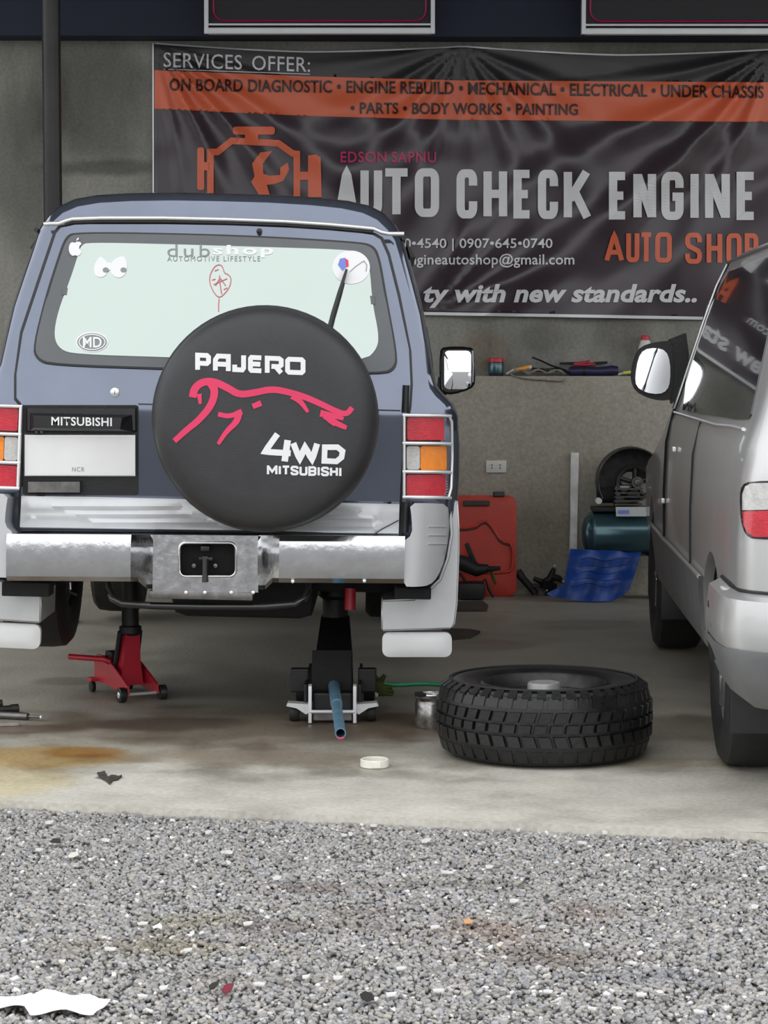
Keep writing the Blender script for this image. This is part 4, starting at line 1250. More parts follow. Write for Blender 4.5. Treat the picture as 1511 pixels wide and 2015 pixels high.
# tail lamps wrapping the corner
lampo = smoothpoly([(1455, 975), (1459, 955), (1474, 947), (1560, 945), (1568, 955), (1568, 1060), (1482, 1062), (1466, 1052), (1457, 1025)], it=1)
tl = patch('tail_lamp', lampo, lambda u, v: V(u, v, .006), M['black_gloss'], van, 7, lambda u, v: V(u, v, -.02))
lamw = [(1460, 972), (1466, 957), (1478, 951), (1562, 949), (1562, 1002), (1460, 1004)]
patch('clear_lens', lamw, lambda u, v: V(u, v, .012), M['clear_lens'], tl, 6, lambda u, v: V(u, v, .004))
lamr = [(1460, 1006), (1562, 1004), (1562, 1057), (1484, 1057), (1469, 1047), (1462, 1030)]
patch('red_lens', lamr, lambda u, v: V(u, v, .012), M['red_lens'], tl, 6, lambda u, v: V(u, v, .004))
b0 = V(1470, 1000, 0).z
patch('tail_lamp', rrect(VWID - .26, .85, VWID - .03, 1.02, .02, 2), lambda x, z: Vector((x, vrear(z) + .008 + vinset(0, 1) + .06 * max(0, (x - VWID + .15) / .12) ** 2, z)), M['red_lens'], van, .05, lambda x, z: Vector((x, -.80, z)))
# tailgate glass, seam, plate
patch('rear_glass', rrect(.34, 1.16, VWID - .34, 1.66, .07, 3), lambda x, z: Vector((x, vrear(z) - .006, z)), M['dark_glass'], van, .1, lambda x, z: Vector((x, vrear(z) + .02, z)))
MB().tube([Vector((x, vrear(.70) - .002, .69)) for x in (.12, .5, 1.0, VWID - .12)], .004, 6).build('gate_seam', M['black_plastic'], van)
# rear bumper swept round the corner
path = []
for y in (-.40, -.55, -.70): path.append(((vside(.6), y), (-1, 0)))
for a in (20, 40, 60, 80):
    r = math.radians(a)
    path.append(((vside(.6) + VR - VR * math.cos(r), -.95 + VR - VR * math.sin(r)), (-math.cos(r), -math.sin(r))))
for x in (.3, .6, .88): path.append(((x, -.95), (0, -1)))
path = path + [((VWID - x, y), (-nx, ny)) for (x, y), (nx, ny) in reversed(path[:-1])]
prof = [(-.02, .665), (.012, .662), (.045, .645), (.055, .56), (.05, .50), (.03, .42), (.0, .36), (-.05, .325), (-.09, .32)]
rings = [[(x + nx * o, y + ny * o, z) for o, z in prof] for (x, y), (nx, ny) in path]
bpn = MB().loft(rings, closed=False).build('rear_bumper', M['van_silver'], van, 50)
prof2 = [(.048, .49), (.056, .50), (.056, .478), (.036, .42), (.006, .355), (-.045, .318), (-.06, .318)]
rings = [[(x + nx * o, y + ny * o, z) for o, z in prof2] for (x, y), (nx, ny) in path]
MB().loft(rings, closed=False).build('bumper_lower', M['van_cladding'], bpn, 50)
prof3 = [(.002, .666), (.010, .664), (.010, .670), (.002, .672)]
rings = [[(x + nx * o, y + ny * o, z) for o, z in prof3] for (x, y), (nx, ny) in path]
MB().loft(rings, closed=True).build('bumper_gap', M['black_plastic'], bpn, 50)
for zz in (.56, .46):
    MB().box((vside(.6) - .043, -.50, zz), (.02, .13, .035), rot=(.35, 0, 0), bev=.004).build('bumper_slot', M['black_plastic'], bpn)
for s in (0, 1):
    xx = .13 if not s else VWID - .13
    MB().box((xx, -.40, .33), (.26, .012, .32), rot=(-.05, 0, 0), bev=.02).build('mud_flap', M['black_plastic'], van, 40)
    MB().box((xx, 2.66, .30), (.24, .012, .24), rot=(-.05, 0, 0), bev=.02).build('mud_flap', M['black_plastic'], van, 40)
    sd = -1 if not s else 1
    for yy in (0, 3.08):
        a0, a1 = (.012, .295) if not s else (VWID - .295, VWID - .012)
        if yy > 1: a0, a1 = (a0 + .07, a1) if not s else (a0, a1 - .07)
        i_, o_ = (a1, a0) if not s else (a0, a1)
        rg = [[(x_, yy + r_ * math.cos(q_), .335 + r_ * math.sin(q_)) for x_, r_ in ((o_, .3725), (i_, .3725), (i_, .01), (i_ + .004 * sd, .01), (i_ + .004 * sd, .3685), (o_, .3685))] for q_ in [math.radians(k * 10) for k in range(0, 19)]]
        MB().loft(rg).build('wheel_well', M['under_black'], van, 40)
    for yy in (0, 3.08):
        wheel(van, 'wheel', (.112 if not s else VWID - .112, yy, .335), .335, .215, sd, 'alloy', 7, .2)
MB().box((VWID / 2, 1.5, .30), (VWID - .5, 4.4, .16)).build('underbody', M['under_black'], van)
# door mirror
def vw(px, py, Y): return VI @ at(px, py, Y)
ho = smoothpoly([(1262, 683), (1285, 675), (1310, 672), (1324, 672), (1324, 785), (1300, 788), (1275, 782), (1252, 770), (1243, 750), (1244, 725), (1252, 697)], it=1)
cx, cy = 1284, 730
rings = [[vw(cx + (u - cx) * sc, cy + (v - cy) * sc, 10.55) + Vector((.0, dy, 0)) for u, v in ho] for sc, dy in ((1, 0), (1.02, .03), (1.0, .09), (.8, .15), (.45, .19))]
vm = MB().loft(rings).build('door_mirror', M['black_plastic'], van, 50)
gl = smoothpoly([(1266, 688), (1290, 684), (1310, 690), (1318, 712), (1318, 750), (1312, 768), (1296, 776), (1268, 772), (1251, 760), (1249, 740), (1255, 705)], it=1)
patch('mirror_glass', gl, lambda u, v: vw(u, v, 10.55) + Vector((0, -.024 + (((v - 730) / 424) ** 2 + ((u - 1284) / 424) ** 2) / 2.4 - (v - 730) * .00015, 0)), M['mirror_glass'], vm, 9, lambda u, v: vw(u, v, 10.56))
arm = [(1318, 668), (1350, 655), (1356, 700), (1340, 790), (1322, 795), (1318, 780)]
MB().prism(arm, lambda u, v: vw(u, v, 10.58), lambda u, v: vw(u, v, 10.58) + Vector((0, .10, 0))).build('mirror_arm', M['black_plastic'], vm, 30)
# ================================================================== loose wheel lying on the floor
def on_floor(px, py, back=0.0):
    p = ground(px, py); return Vector((p.x, p.y + back, 0))
pf = ground(1085, 1518)
RT, WT = .371, .262
lw = thing('loose_wheel', 'off-road wheel lying flat on the concrete between the two vehicles', 'wheel', (pf.x, pf.y + RT * .985, 0), (0, 0, .3))
h = WT / 2
prof = [(.205, .02), (.24, .006), (.30, .004), (.335, .012), (.352, .035), (.359, .06), (.359, WT - .06), (.352, WT - .035), (.335, WT - .012), (.30, WT - .004), (.245, WT - .010), (.215, WT - .03), (.205, WT - .05), (.2, h)]
ty = MB().lathe(prof, (0, 0, 0), 'z', 72, closed=True).build('tyre', M['rubber_wet'], lw, 35)
# tread blocks: five rows of lugs standing proud of the carcass
mb = MB(); rt = random.Random(5)
NB = 44
for row, (z0, z1, r0) in enumerate(((.022, .062, .350), (.074, .112, .3585), (.122, .150, .360), (.158, .192, .3585), (.202, .241, .350))):
    for k in range(NB):
        a = 2 * math.pi * (k + (.5 if row % 2 else 0) + .2 * (row == 2)) / NB
        da = 2 * math.pi / NB * (.40 if row in (0, 4) else .43)
        sk = (.25 if row in (1, 3) else .1) * da * (1 if row < 2 else -1)
        t = .0115
        q = []
        for rr_, sc in ((r0 - .004, 1.0), (r0 + t, .86)):
            for aa, zz in ((a - da * sc + sk, z0), (a + da * sc + sk, z0), (a + da * sc - sk, z1), (a - da * sc - sk, z1)):
                zc = (z0 + z1) / 2 + (zz - (z0 + z1) / 2) * (1 if sc == 1.0 else .93)
                rad = rr_ - (.010 if (row == 0 and zz == z0) or (row == 4 and zz == z1) else 0)
                q.append((rad * math.cos(aa), rad * math.sin(aa), zc))
        mb.add(q, [(4, 5, 6, 7), (0, 1, 5, 4), (1, 2, 6, 5), (2, 3, 7, 6), (3, 0, 4, 7)])
# shoulder lugs on the upper edge
for k in range(NB):
    a = 2 * math.pi * (k + .25) / NB; da = 2 * math.pi / NB * .3
    q = []
    for rr_, zz in ((.325, WT - .010), (.352, WT - .030), (.355, WT - .022), (.325, WT - .002)):
        for s in (-1, 1):
            q.append((rr_ * math.cos(a + s * da), rr_ * math.sin(a + s * da), zz))
    mb.add(q, [(4, 5, 7, 6), (2, 3, 5, 4), (0, 6, 7, 1), (0, 2, 4, 6), (1, 7, 5, 3)])
tb = mb.build('tread_blocks', M['rubber_wet'], lw, 30); tb['kind'] = 'stuff'
mb = MB(); mb.lathe([(.318 + .004 * math.cos(k), WT - .004 + .004 * math.sin(k)) for k in (0, 1.05, 2.1, 3.14, 4.2, 5.2)], (0, 0, 0), 'z', 72, closed=True); mb.build('sidewall_rib', M['rubber'], lw, 60)
mb = MB().lathe([(.218, WT - .022), (.212, WT - .015), (.203, WT - .022), (.196, WT - .05), (.178, WT - .09), (.178, .05), (.2, .03), (.21, .02), (.2, .04), (.19, .1), (.19, WT - .06)], (0, 0, 0), 'z', 56, cap=False)
mb.build('rim_barrel', M['steel_dark'], lw, 40)
mb = MB(); mb.lathe([(.050, .100), (.052, .125), (.085, .125), (.105, .108), (.112, .09), (.05, .085)], (0, 0, 0), 'z', 40, closed=True)
for k in range(6):
    a = 2 * math.pi * k / 6 + .25
    for s in (0,):
        p0 = Vector((.10 * math.cos(a), .10 * math.sin(a), .10)); p1 = Vector((.178 * math.cos(a), .178 * math.sin(a), .085))
        mb.tube([p0, p1], [.034, .04], 10)
mb.build('rim_disc', M['rim_grey'], lw, 40)
MB().lathe([(0, .238), (.040, .240), (.052, .243), (.056, .238), (.058, .20), (.060, .11)], (0, 0, 0), 'z', 36).build('hub_cap', M['hub_grey'], lw, 40)
mb = MB()
for k in range(6):
    a = 2 * math.pi * k / 6 + .75
    mb = MB().lathe([(0, .133), (.008, .133), (.010, .12)], (.07 * math.cos(a), .07 * math.sin(a), 0), 'z', 6)
    mb.build('lug_hole', M['under_black'], lw)

# ================================================================== red trolley jack
pj = (ground(262, 1386) + ground(195, 1361)) / 2
dirj = ground(275, 1385) - ground(200, 1359); dirj.z = 0
rj = thing('trolley_jack', 'small red trolley jack with bent handle under the left of the blue car', 'jack', (pj.x + .035, pj.y + .06, 0), (0, 0, math.atan2(dirj.y, dirj.x)))
L = .36
plate = [(-L / 2, .055), (-L / 2, .13), (-L / 2 + .03, .155), (-.09, .155), (.0, .135), (.09, .10), (L / 2 - .005, .065), (L / 2, .03), (L / 2 - .03, .022), (.0, .042), (-L / 2 + .05, .045)]
for s in (-1, 1):
    mb = MB().prism(plate, lambda x, z: Vector((x, s * .062 - .004, z)), lambda x, z: Vector((x, s * .062 + .004, z)))
    mb.build('side_plate', M['jack_red'], rj, 30)
    mb = MB().lathe([(0, s * .072), (.028, s * .072), (.030, s * .078), (.030, s * .098), (.026, s * .1), (0, s * .1)], (L / 2 - .015, 0, .030), 'y', 24); mb.build('front_wheel', M['steel_dark'], rj, 40)
    mb = MB().lathe([(0, s * .101), (.012, s * .101), (.016, s * .098)], (L / 2 - .015, 0, .030), 'y', 16); mb.build('wheel_cap', M['bright_trim'], rj, 40)
    mb = MB().lathe([(0, s * .072), (.020, s * .072), (.022, s * .076), (.022, s * .088), (0, s * .09)], (-L / 2 + .015, 0, .022), 'y', 20); mb.build('caster', M['steel_dark'], rj, 40)
    mb = MB().box((-L / 2 + .015, s * .08, .052), (.05, .035, .014), bev=.003); mb.build('caster_bracket', M['jack_red'], rj)
MB().tube([(L / 2 - .015, -.1, .03), (L / 2 - .015, .1, .03)], .006, 8).build('front_axle', M['bright_trim'], rj)
MB().tube([(-L / 2 + .02, 0, .10), (-.06, 0, .095)], .040, 18).build('pump_body', M['jack_black'], rj, 40)
MB().box((-L / 2 + .02, 0, .10), (.05, .116, .09), bev=.01).build('pump_block', M['jack_red'], rj, 30)
mb = MB(); mb.loft([[(-.03, -.05, .05), (.06, -.05, .05), (.06, .05, .05), (-.03, .05, .05)], [(.0, -.036, .15), (.065, -.036, .15), (.065, .036, .15), (.0, .036, .15)], [(.022, -.03, .26), (.075, -.03, .26), (.075, .03, .26), (.022, .03, .26)]])
mb.build('lift_arm', M['jack_red'], rj, 30)
for s in (-1, 1): MB().tube([(.045, s * .042, .265), (-.01, s * .046, .10)], .011, 8).build('link_bar', M['jack_black'], rj)
mb = MB(); mb.tube([(.048, 0, .25), (.048, 0, .47)], .034, 16); mb.lathe([(.034, .25), (.045, .26), (.045, .285), (.034, .29)], (.048, 0, 0), 'z', 18); mb.build('saddle_post', M['jack_black'], rj, 40)
Ri = Matrix.Rotation(-math.atan2(dirj.y, dirj.x), 3, 'Z')
off = Vector((pj.x + .035, pj.y + .06, 0))
def JL(px, py, Y): return Ri @ (at(px, py, Y) - off)
ya = off.y - .02
mb = MB(); mb.tube([JL(136, 1292, ya + .06), JL(205, 1297, ya), JL(213, 1302, ya), (-L / 2 + .055, 0, .15)], .0115, 10); mb.build('handle', M['jack_red'], rj, 50)
MB().box((-.08, 0, .155), (.07, .09, .035), bev=.006).build('handle_socket', M['jack_black'], rj)

# ================================================================== black trolley jack with pale frame
pk = ground(657, 1424)
bj = thing('trolley_jack', 'black trolley jack with white frame and blue pipe handle facing the viewer', 'jack', (pk.x, pk.y, 0))
def K(px, py, dy=0.0): return at(px, py, pk.y + dy) - Vector((pk.x, pk.y, 0))
sxl, sxr = K(610, 1400).x, K(698, 1400).x
for xx in (sxl, sxr):
    pl = [(-.012, .004), (.03, .004), (.05, .05), (.05, .12), (.02, .145), (-.002, .14), (-.012, .09)]
    MB().prism(pl, lambda y, z: Vector((xx - .006, y, z)), lambda y, z: Vector((xx + .006, y, z))).build('side_plate', M['jack_white'], bj, 30)
    s = -1 if xx == sxl else 1
    wg = [(xx, .045), (xx, .072), (xx + s * .082, .078), (xx + s * .088, .066), (xx + s * .05, .058), (xx + s * .015, .035)]
    MB().prism(wg, lambda x, z: Vector((x, -.005, z)), lambda x, z: Vector((x, .055, z))).build('foot_wing', M['jack_white'], bj, 30)
    MB().lathe([(0, -.018), (.032, -.018), (.036, -.010), (.036, .010), (.032, .018), (0, .018)], (xx + s * .06, .06, .036), 'x', 24).build('caster', M['rubber'], bj, 40)
    MB().lathe([(0, -.022), (.045, -.022), (.05, -.012), (.05, .012), (.045, .022), (0, .022)], (xx + s * .05, .56, .05), 'x', 24).build('front_wheel', M['rubber'], bj, 40)
    MB().box((xx + s * .018, .34, .09), (.012, .60, .10), bev=.004).build('side_rail', M['jack_black'], bj)
    MB().box((xx + s * .045, .20, .135), (.07, .05, .09), bev=.006).build('side_lug', M['jack_black'], bj)
MB().tube([(sxl, -.008, .046), (sxr, -.008, .046)], .007, 10).build('cross_rod', M['jack_white'], bj)
MB().box(((sxl + sxr) / 2, .02, .024), (sxr - sxl - .02, .03, .030), bev=.004).build('rear_plate', M['steel_dull'], bj)
MB().box(((sxl + sxr) / 2, .07, .075), (sxr - sxl - .02, .08, .07), bev=.008).build('pump_block', M['jack_black'], bj)
mb = MB(); mb.loft([[((sxl + sxr) / 2 + a * .075, .16 + b * .05, .10) for a, b in ((-1, -1), (1, -1), (1, 1), (-1, 1))], [((sxl + sxr) / 2 + a * .07, .30 + b * .05, .22) for a, b in ((-1, -1), (1, -1), (1, 1), (-1, 1))], [((sxl + sxr) / 2 + a * .055, .52 + b * .05, .34) for a, b in ((-1, -1), (1, -1), (1, 1), (-1, 1))]])
mb.build('lift_arm', M['jack_black'], bj, 30)
mb = MB(); mb.tube([((sxl + sxr) / 2, .52, .33), ((sxl + sxr) / 2, .52, .43)], .05, 18); mb.lathe([(.05, .41), (.07, .425), (.07, .445), (.05, .445)], ((sxl + sxr) / 2, .52, 0), 'z', 20); mb.build('saddle', M['jack_black'], bj, 40)
MB().box(((sxl + sxr) / 2 - .005, .14, .16), (.15, .02, .19), rot=(-.25, 0, 0), bev=.004).build('cover_plate', M['under_black'], bj)
hs, he = K(657, 1350, .10), at(670, 1443, 7.62) - Vector((pk.x, pk.y, 0))
d = (he - hs)
mid_ = hs + d * .42
mb = MB(); mb.tube([hs, mid_], .0215, 18); hb = mb.build('handle_socket', M['handle_blue'], bj, 40)
nrm = d.normalized()
mb = MB()
R1 = []
for c, r in ((mid_ - nrm * .03, .0188), (he, .0188), (he, .0150), (he - nrm * .25, .0150)):
    u = nrm.cross(Vector((0, 0, 1))).normalized(); w_ = u.cross(nrm)
    R1.append([c + u * r * math.cos(2 * math.pi * k / 20) + w_ * r * math.sin(2 * math.pi * k / 20) for k in range(20)])
mb.loft(R1, cap=False); mb.build('handle', M['handle_blue'], bj, 40)
mb = MB(); mb.lathe([(.0215, 0), (.0235, .004), (.0235, .012), (.0215, .016)], (0, 0, 0), 'y', 20)
for i in range(len(mb.v)): mb.v[i] = mb.v[i] + hs
mb.build('collar', M['steel_dull'], bj, 40)
mb = MB(); mb.tube([he - nrm * .001 - Vector((.012, 0, .0145)), he - nrm * .001 - Vector((0, 0, .0180)), he - nrm * .001 - Vector((-.012, 0, .0145))], .003, 6); mb.build('paint_mark', M['print_pink'], bj)

# ================================================================== things along the back wall
YL = YW - .12
# twin socket outlet
p = at(976, 918, YL)
ol = thing('wall_outlet', 'cream twin wall outlet on the lower concrete wall', 'outlet', (p.x, YL - .001, p.z))
MB().box((0, -.006, 0), (.116, .012, .070), bev=.004).build('plate', M['outlet_white'], ol, 30)
for xx in (-.025, .022):
    MB().box((xx, -.0125, 0), (.030, .003, .036), bev=.001).build('socket', M['outlet_white'], ol)
    for zz in (-.008, .008): MB().box((xx, -.0145, zz), (.005, .002, .010)).build('slot', M['black_plastic'], ol)
# red plastic tool case leaning on the wall
pc = ground(958, 1158); YC = YL - .02
a_, b_ = at(862, 1160, YC - .13), at(1016, 1160, YC - .13)
W_ = b_.x - a_.x; H_ = at(950, 975, YC - .1).z + .005
rc = thing('tool_case', 'red moulded plastic tool case standing against the wall', 'case', ((a_.x + b_.x) / 2, YC - .17, 0), (-.09, 0, 0))
out = rrect(-W_ / 2, .004, W_ / 2, H_, .05, 5)
mb = MB(); patch_geo(mb, out, lambda x, z: Vector((x, -.0 + .02 * (max(abs(x) / (W_ / 2), abs(z - H_ / 2) / (H_ / 2)) ** 8), z)), .04, lambda x, z: Vector((x, .06, z)))
shell = mb.build('front_shell', M['case_red'], rc, 50)
patch('rear_shell', grow([(x, z) for x, z in rrect(-W_ / 2 + .004, .004, W_ / 2 - .004, H_ - .004, .05, 5)], 0), lambda x, z: Vector((x, .064, z)), M['case_red'], rc, .05, lambda x, z: Vector((x, .11, z)))
rid = [(-W_ / 2 + .03, .36), (-.02, .36), (.03, .40), (.06, .395), (.10, .34), (.13, .29), (W_ / 2 - .02, .275), (W_ / 2 - .02, .14), (W_ / 2 - .05, .115), (-.05, .115)]
s_ = H_ / .56
MB().tube([(x, -.003, z * s_ + .02) for x, z in smoothpoly(rid, False, 1)], .0085, 8).build('raised_rib', M['case_red'], shell, 60)
MB().tube([(x, -.001, z * s_ + .008) for x, z in smoothpoly(rid[:7], False, 1)], .006, 8).build('rib_groove', M['cardboard'], shell, 60)
MB().box((W_ / 2 - .10, .03, H_ + .006), (.066, .05, .03), bev=.006).build('latch', M['black_plastic'], rc)
MB().box((-.005, -.004, H_ - .045), (.15, .025, .03), bev=.006).build('handle', M['cardboard'], rc)
# impact wrench lying before the case
pw = ground(955, 1165)
iw = thing('power_tool', 'dark grimy drill lying before the red tool case', 'tool', (pw.x, pw.y - .40, 0))
Yt = pw.y - .40
def T(px, py, dy=0): return at(px, py, Yt + dy) - Vector((pw.x, Yt, 0))
MB().tube([T(890, 1100, .0), T(915, 1110, .0), T(940, 1122, -.02), T(962, 1118, -.03)], [.035, .045, .038, .022], 14).build('motor_housing', M['jack_black'], iw, 40)
MB().tube([T(950, 1120, -.03), T(984, 1118, -.06)], [.018, .012], 12).build('chuck', M['steel_dark'], iw, 40)
MB().tube([T(940, 1122, -.02), T(928, 1095, .03), T(918, 1070, .06)], [.016, .014, .013], 10).build('handle', M['jack_black'], iw, 40)
MB().tube([T(965, 1120, -.03), T(972, 1140, -.02), T(975, 1149, 0)], [.012, .011, .006], 10).build('side_grip', M['cloth_green'], iw, 40)
MB().tube([T(905, 1128), T(920, 1150), T(940, 1152), T(955, 1140), T(962, 1160), (0.03, 0, .012)], .008, 8).build('cord', M['jack_black'], iw, 60)
MB().box((-.1, .0, .05), (.16, .14, .10), bev=.03).build('battery_base', M['jack_black'], iw, 40)
# black tube leaning by the case
a_, b_ = ground(1052, 1172), at(1018, 1124, YL - .10)
st = thing('strut_tube', 'short black shock absorber tube propped beside the red case', 'car part', tuple(a_))
e = b_ - a_
MB().tube([Vector((0, 0, .018)), e * .75], .021, 14).build('outer_tube', M['jack_black'], st, 40)
MB().tube([e * .75, e], .024, 14).build('dust_cover', M['rubber'], st, 40)
MB().lathe([(.014 + .008 * math.cos(k), .008 * math.sin(k)) for k in range(6)], (0, 0, .018), 'y', 18, closed=True).build('eye', M['steel_dark'], st, 60)
MB().box((.005, -.01, .055), (.05, .03, .02), bev=.004).build('bracket', M['jack_black'], st)
# heap of linkage parts
pp = ground(1080, 1172)
lk = thing('linkage_part', 'small black steering linkage with bright ball joints near the blue sheet', 'car part', tuple(pp))
def U(px, py, dy=.05): return at(px, py, pp.y + dy) - Vector((pp.x, pp.y, 0))
MB().tube([U(1050, 1138), U(1068, 1146), U(1082, 1140), U(1090, 1118)], [.012, .018, .024, .012], 10).build('arm', M['jack_black'], lk, 40)
MB().tube([U(1068, 1146), U(1080, 1160), U(1076, 1172, .0)], [.015, .016, .014], 10).build('arm', M['jack_black'], lk, 40)
MB().tube([U(1085, 1135), U(1100, 1138), U(1108, 1146)], [.022, .018, .010], 10).build('arm', M['jack_black'], lk, 40)
MB().box(tuple(U(1078, 1152)), (.09, .06, .05), rot=(.2, .3, .4), bev=.01).build('knuckle', M['under_black'], lk)
for u, v, r in ((1071, 1149, .010), (1091, 1114, .009), (1108, 1144, .009), (1076, 1162, .007)):
    c = U(u, v, .02); MB().lathe([(0, -r), (r * .7, -r * .7), (r, 0), (r * .7, r * .7), (0, r)], tuple(c), 'z', 12).build('ball_joint', M['bright_trim'], lk, 60)
# white pole leaning on the wall
a_, b_ = ground(1126, 1150), at(1131, 891, YL - .03)
a_ = Vector((at(1126, 1140, YL - .07).x, YL - .08, .0))
wpole = MB()
q = rrect(-.022, -.012, .022, .012, .006, 2)
wpole.loft([[Vector((a_.x + (b_.x - a_.x) * t + u * (1 + .06 * math.sin(9 * t)), a_.y + (b_.y - a_.y) * t + v, b_.z * t)) for u, v in q] for t in np.linspace(0, 1, 9)])
o = wpole.build('wooden_pole', M['pole_white'], None, 40); tag(o, 'white painted flaking batten leaning upright against the back wall', 'pole')
# air compressor
YT = 12.86
c0, c1 = at(1142, 1050, YT), at(1330, 1050, YT)
RT_ = .128
cp = thing('air_compressor', 'teal steel air compressor tank with black flywheel guard behind the blue sheet', 'compressor', (c0.x, YT, 0))
Lc = c1.x - c0.x
zc = c0.z
MB().lathe([(0, -.0), (.05, .004), (.095, .018), (RT_ - .006, .05), (RT_, .075), (RT_, Lc - .075), (RT_ - .006, Lc - .05), (.095, Lc - .018), (0, Lc)], (0, 0, zc), 'x', 44).build('tank', M['tank_teal'], cp, 40)
for xx in (.06, Lc - .07): MB().lathe([(RT_ + .001, 0), (RT_ + .004, .004), (RT_ + .004, .012), (RT_ + .001, .016)], (xx, 0, zc), 'x', 44).build('weld_seam', M['tank_teal'], cp, 60)
lb0, lb1 = at(1214, 1000, YT), at(1279, 1014, YT)
for nm, u0, v0, u1, v1, m in (('label_plate', 1212, 998, 1281, 1016, 'frame_white'), ('label_print', 1216, 1004, 1238, 1011, 'sticker_blue')):
    def lf(u, v):
        w = at(u, v, YT - .12)
        return Vector((w.x - c0.x, -.125 + .55 * (w.z - at(1240, 1014, YT - .12).z) * 1.0 - (.003 if nm == 'label_print' else 0), w.z))
    patch(nm, [(u0, v0), (u1, v0), (u1, v1), (u0, v1)], lf, M[m], cp, 8, lambda u, v: lf(u, v) + Vector((0, .006, 0)))
MB().box((.10 + Lc / 2 - .1, 0, zc + RT_ + .012), (Lc - .12, .16, .024), bev=.005).build('base_plate', M['jack_black'], cp)
for xx in (.12, Lc - .12):
    MB().box((xx, 0, (zc - RT_) / 2 + .03), (.05, .2, zc - RT_ + .06), bev=.01).build('foot', M['jack_black'], cp)
g = at(1243, 948, YT - .05)
gx, gz = g.x - c0.x, g.z
RG = .19
def guard(x, z): return
# open belt guard: half-round shroud with a rim, flywheel and hub inside
mb = MB()
arcs = [math.radians(a) for a in range(-10, 211, 10)]
ringsA = []
for a in arcs:
    ca, sa = math.cos(a), math.sin(a)
    ringsA.append([(gx + r * ca, y, gz + r * sa) for r, y in ((RG, -.06), (RG + .006, -.06), (RG + .006, .06), (RG - .03, .065), (.05, .065), (.05, .060), (RG - .03, .058), (RG, .052))])
mb.loft(ringsA); mb.build('belt_guard', M['steel_dark'], cp, 40)
MB().tube([(gx + RG * math.cos(a), -.06, gz + RG * math.sin(a)) for a in arcs], .006, 8).build('guard_rim', M['black_gloss'], cp, 60)
mb = MB(); mb.lathe([(.085, -.02), (.105, -.025), (.105, .02), (.085, .02)], (gx + .02, 0, gz - .01), 'y', 40, closed=True)
for k in range(5):
    a = 2 * math.pi * k / 5 + .3
    mb.tube([(gx + .02 + .02 * math.cos(a), 0, gz - .01 + .02 * math.sin(a)), (gx + .02 + .09 * math.cos(a), 0, gz - .01 + .09 * math.sin(a))], .013, 8)
mb.build('flywheel', M['steel_dark'], cp, 40)
MB().lathe([(0, -.04), (.018, -.038), (.022, -.03), (.032, -.03), (.032, .03)], (gx + .035, 0, gz - .005), 'y', 24).build('flywheel_hub', M['steel_dull'], cp, 40)
MB().box((gx - .02, .05, zc + RT_ + .08), (.14, .12, .13), bev=.015).build('pump_head', M['steel_dull'], cp, 30)
for k in range(5): MB().box((gx - .02, -.03 + .0, zc + RT_ + .04 + .022 * k), (.16, .10, .006)).build('cooling_fin', M['steel_dull'], cp)
MB().tube([(gx - .19, 0, zc + RT_ + .09), (gx - .10, 0, zc + RT_ + .09)], .045, 18).build('motor', M['under_black'], cp, 40)
MB().lathe([(0, -.012), (.018, -.01), (.02, 0), (.02, .015)], (gx - .185, -.05, zc + RT_ + .06), 'y', 14).build('pressure_gauge', M['outlet_white'], cp, 40)
# blue sheet draped before the tank
tpn = [(1122, 1080), (1262, 1086), (1252, 1120), (1238, 1160), (1225, 1172), (1205, 1183), (1150, 1184), (1085, 1174), (1075, 1168), (1110, 1150)]
pt = ground(1160, 1184)
tr = thing('blue_sheet', 'blue plastic sheet draped over the foot of the compressor', 'sheet', (pt.x, pt.y, 0))
Yf, Yb_ = pt.y, YT - .155
def tf(u, v):
    t = max(0, min(1, (1172 - v) / 90.0))
    fold = .012 * math.sin(u / 9.0 + v / 25.0) + .010 * math.sin(v / 7.5)
    w = at(u, v, Yf - .04 * (1 - t) + (Yb_ - Yf) * t - fold)
    w.z = max(w.z, .004)
    return w - Vector((pt.x, pt.y, 0))
patch('sheet', tpn, tf, M['tarp_blue'], tr, 6, lambda u, v: tf(u, v) + Vector((0, .006, 0)), smooth=50)
for vv in (1100, 1113, 1126, 1139, 1150):
    MB().tube([tf(u, vv + 3 * math.sin(u / 11.0)) + Vector((0, -.003, 0)) for u in range(1140 - int((vv - 1100) * .3), 1242 - int((vv - 1100) * .4), 8)], .0035, 6).build('seam_fold', M['tarp_blue'], tr, 60)

# ---- on the wall ledge
def ledge(px, d=.055):
    q_ = at(px, 738, YL + d); return Vector((q_.x, YL + d, ZL))
def at_l(px, py, o, d=.055): return at(px, py, YL + d) - o
o = ledge(976); jar = thing('jar', 'squat dark jar with red screw lid on the wall ledge', 'jar', tuple(o))
MB().lathe([(0, .0), (.040, .0), (.044, .005), (.044, .075), (.040, .082), (0, .082)], (0, 0, 0), 'z', 28).build('body', M['jar_dark'], jar, 40)
MB().lathe([(0, .104), (.040, .104), (.043, .100), (.043, .080), (0, .080)], (0, 0, 0), 'z', 28).build('lid', M['lid_red'], jar, 40)
MB().lathe([(.0445, .018), (.0448, .019), (.0448, .062), (.0445, .063)], (0, 0, 0), 'z', 28).build('label', M['tank_teal'], jar, 40)
def small(name, label, cat, px, parts, d=.055):
    o = ledge(px, d); t = thing(name, label, cat, tuple(o))
    for nm, pts, r, m in parts:
        MB().tube([at_l(u, v, o, d) for u, v in pts], r, 10).build(nm, M[m], t, 40)
small('sealant_tube', 'white and orange squeeze tube on the ledge beside the dark jar', 'tube', 1028, [('body', [(1014, 729), (1042, 722)], [.014, .012], 'tube_orange'), ('cap', [(996, 736), (1012, 729)], [.007, .014], 'outlet_white'), ('crimp', [(1040, 723), (1046, 722)], [.012, .012], 'outlet_white')])
wr = ledge(1080, .03)
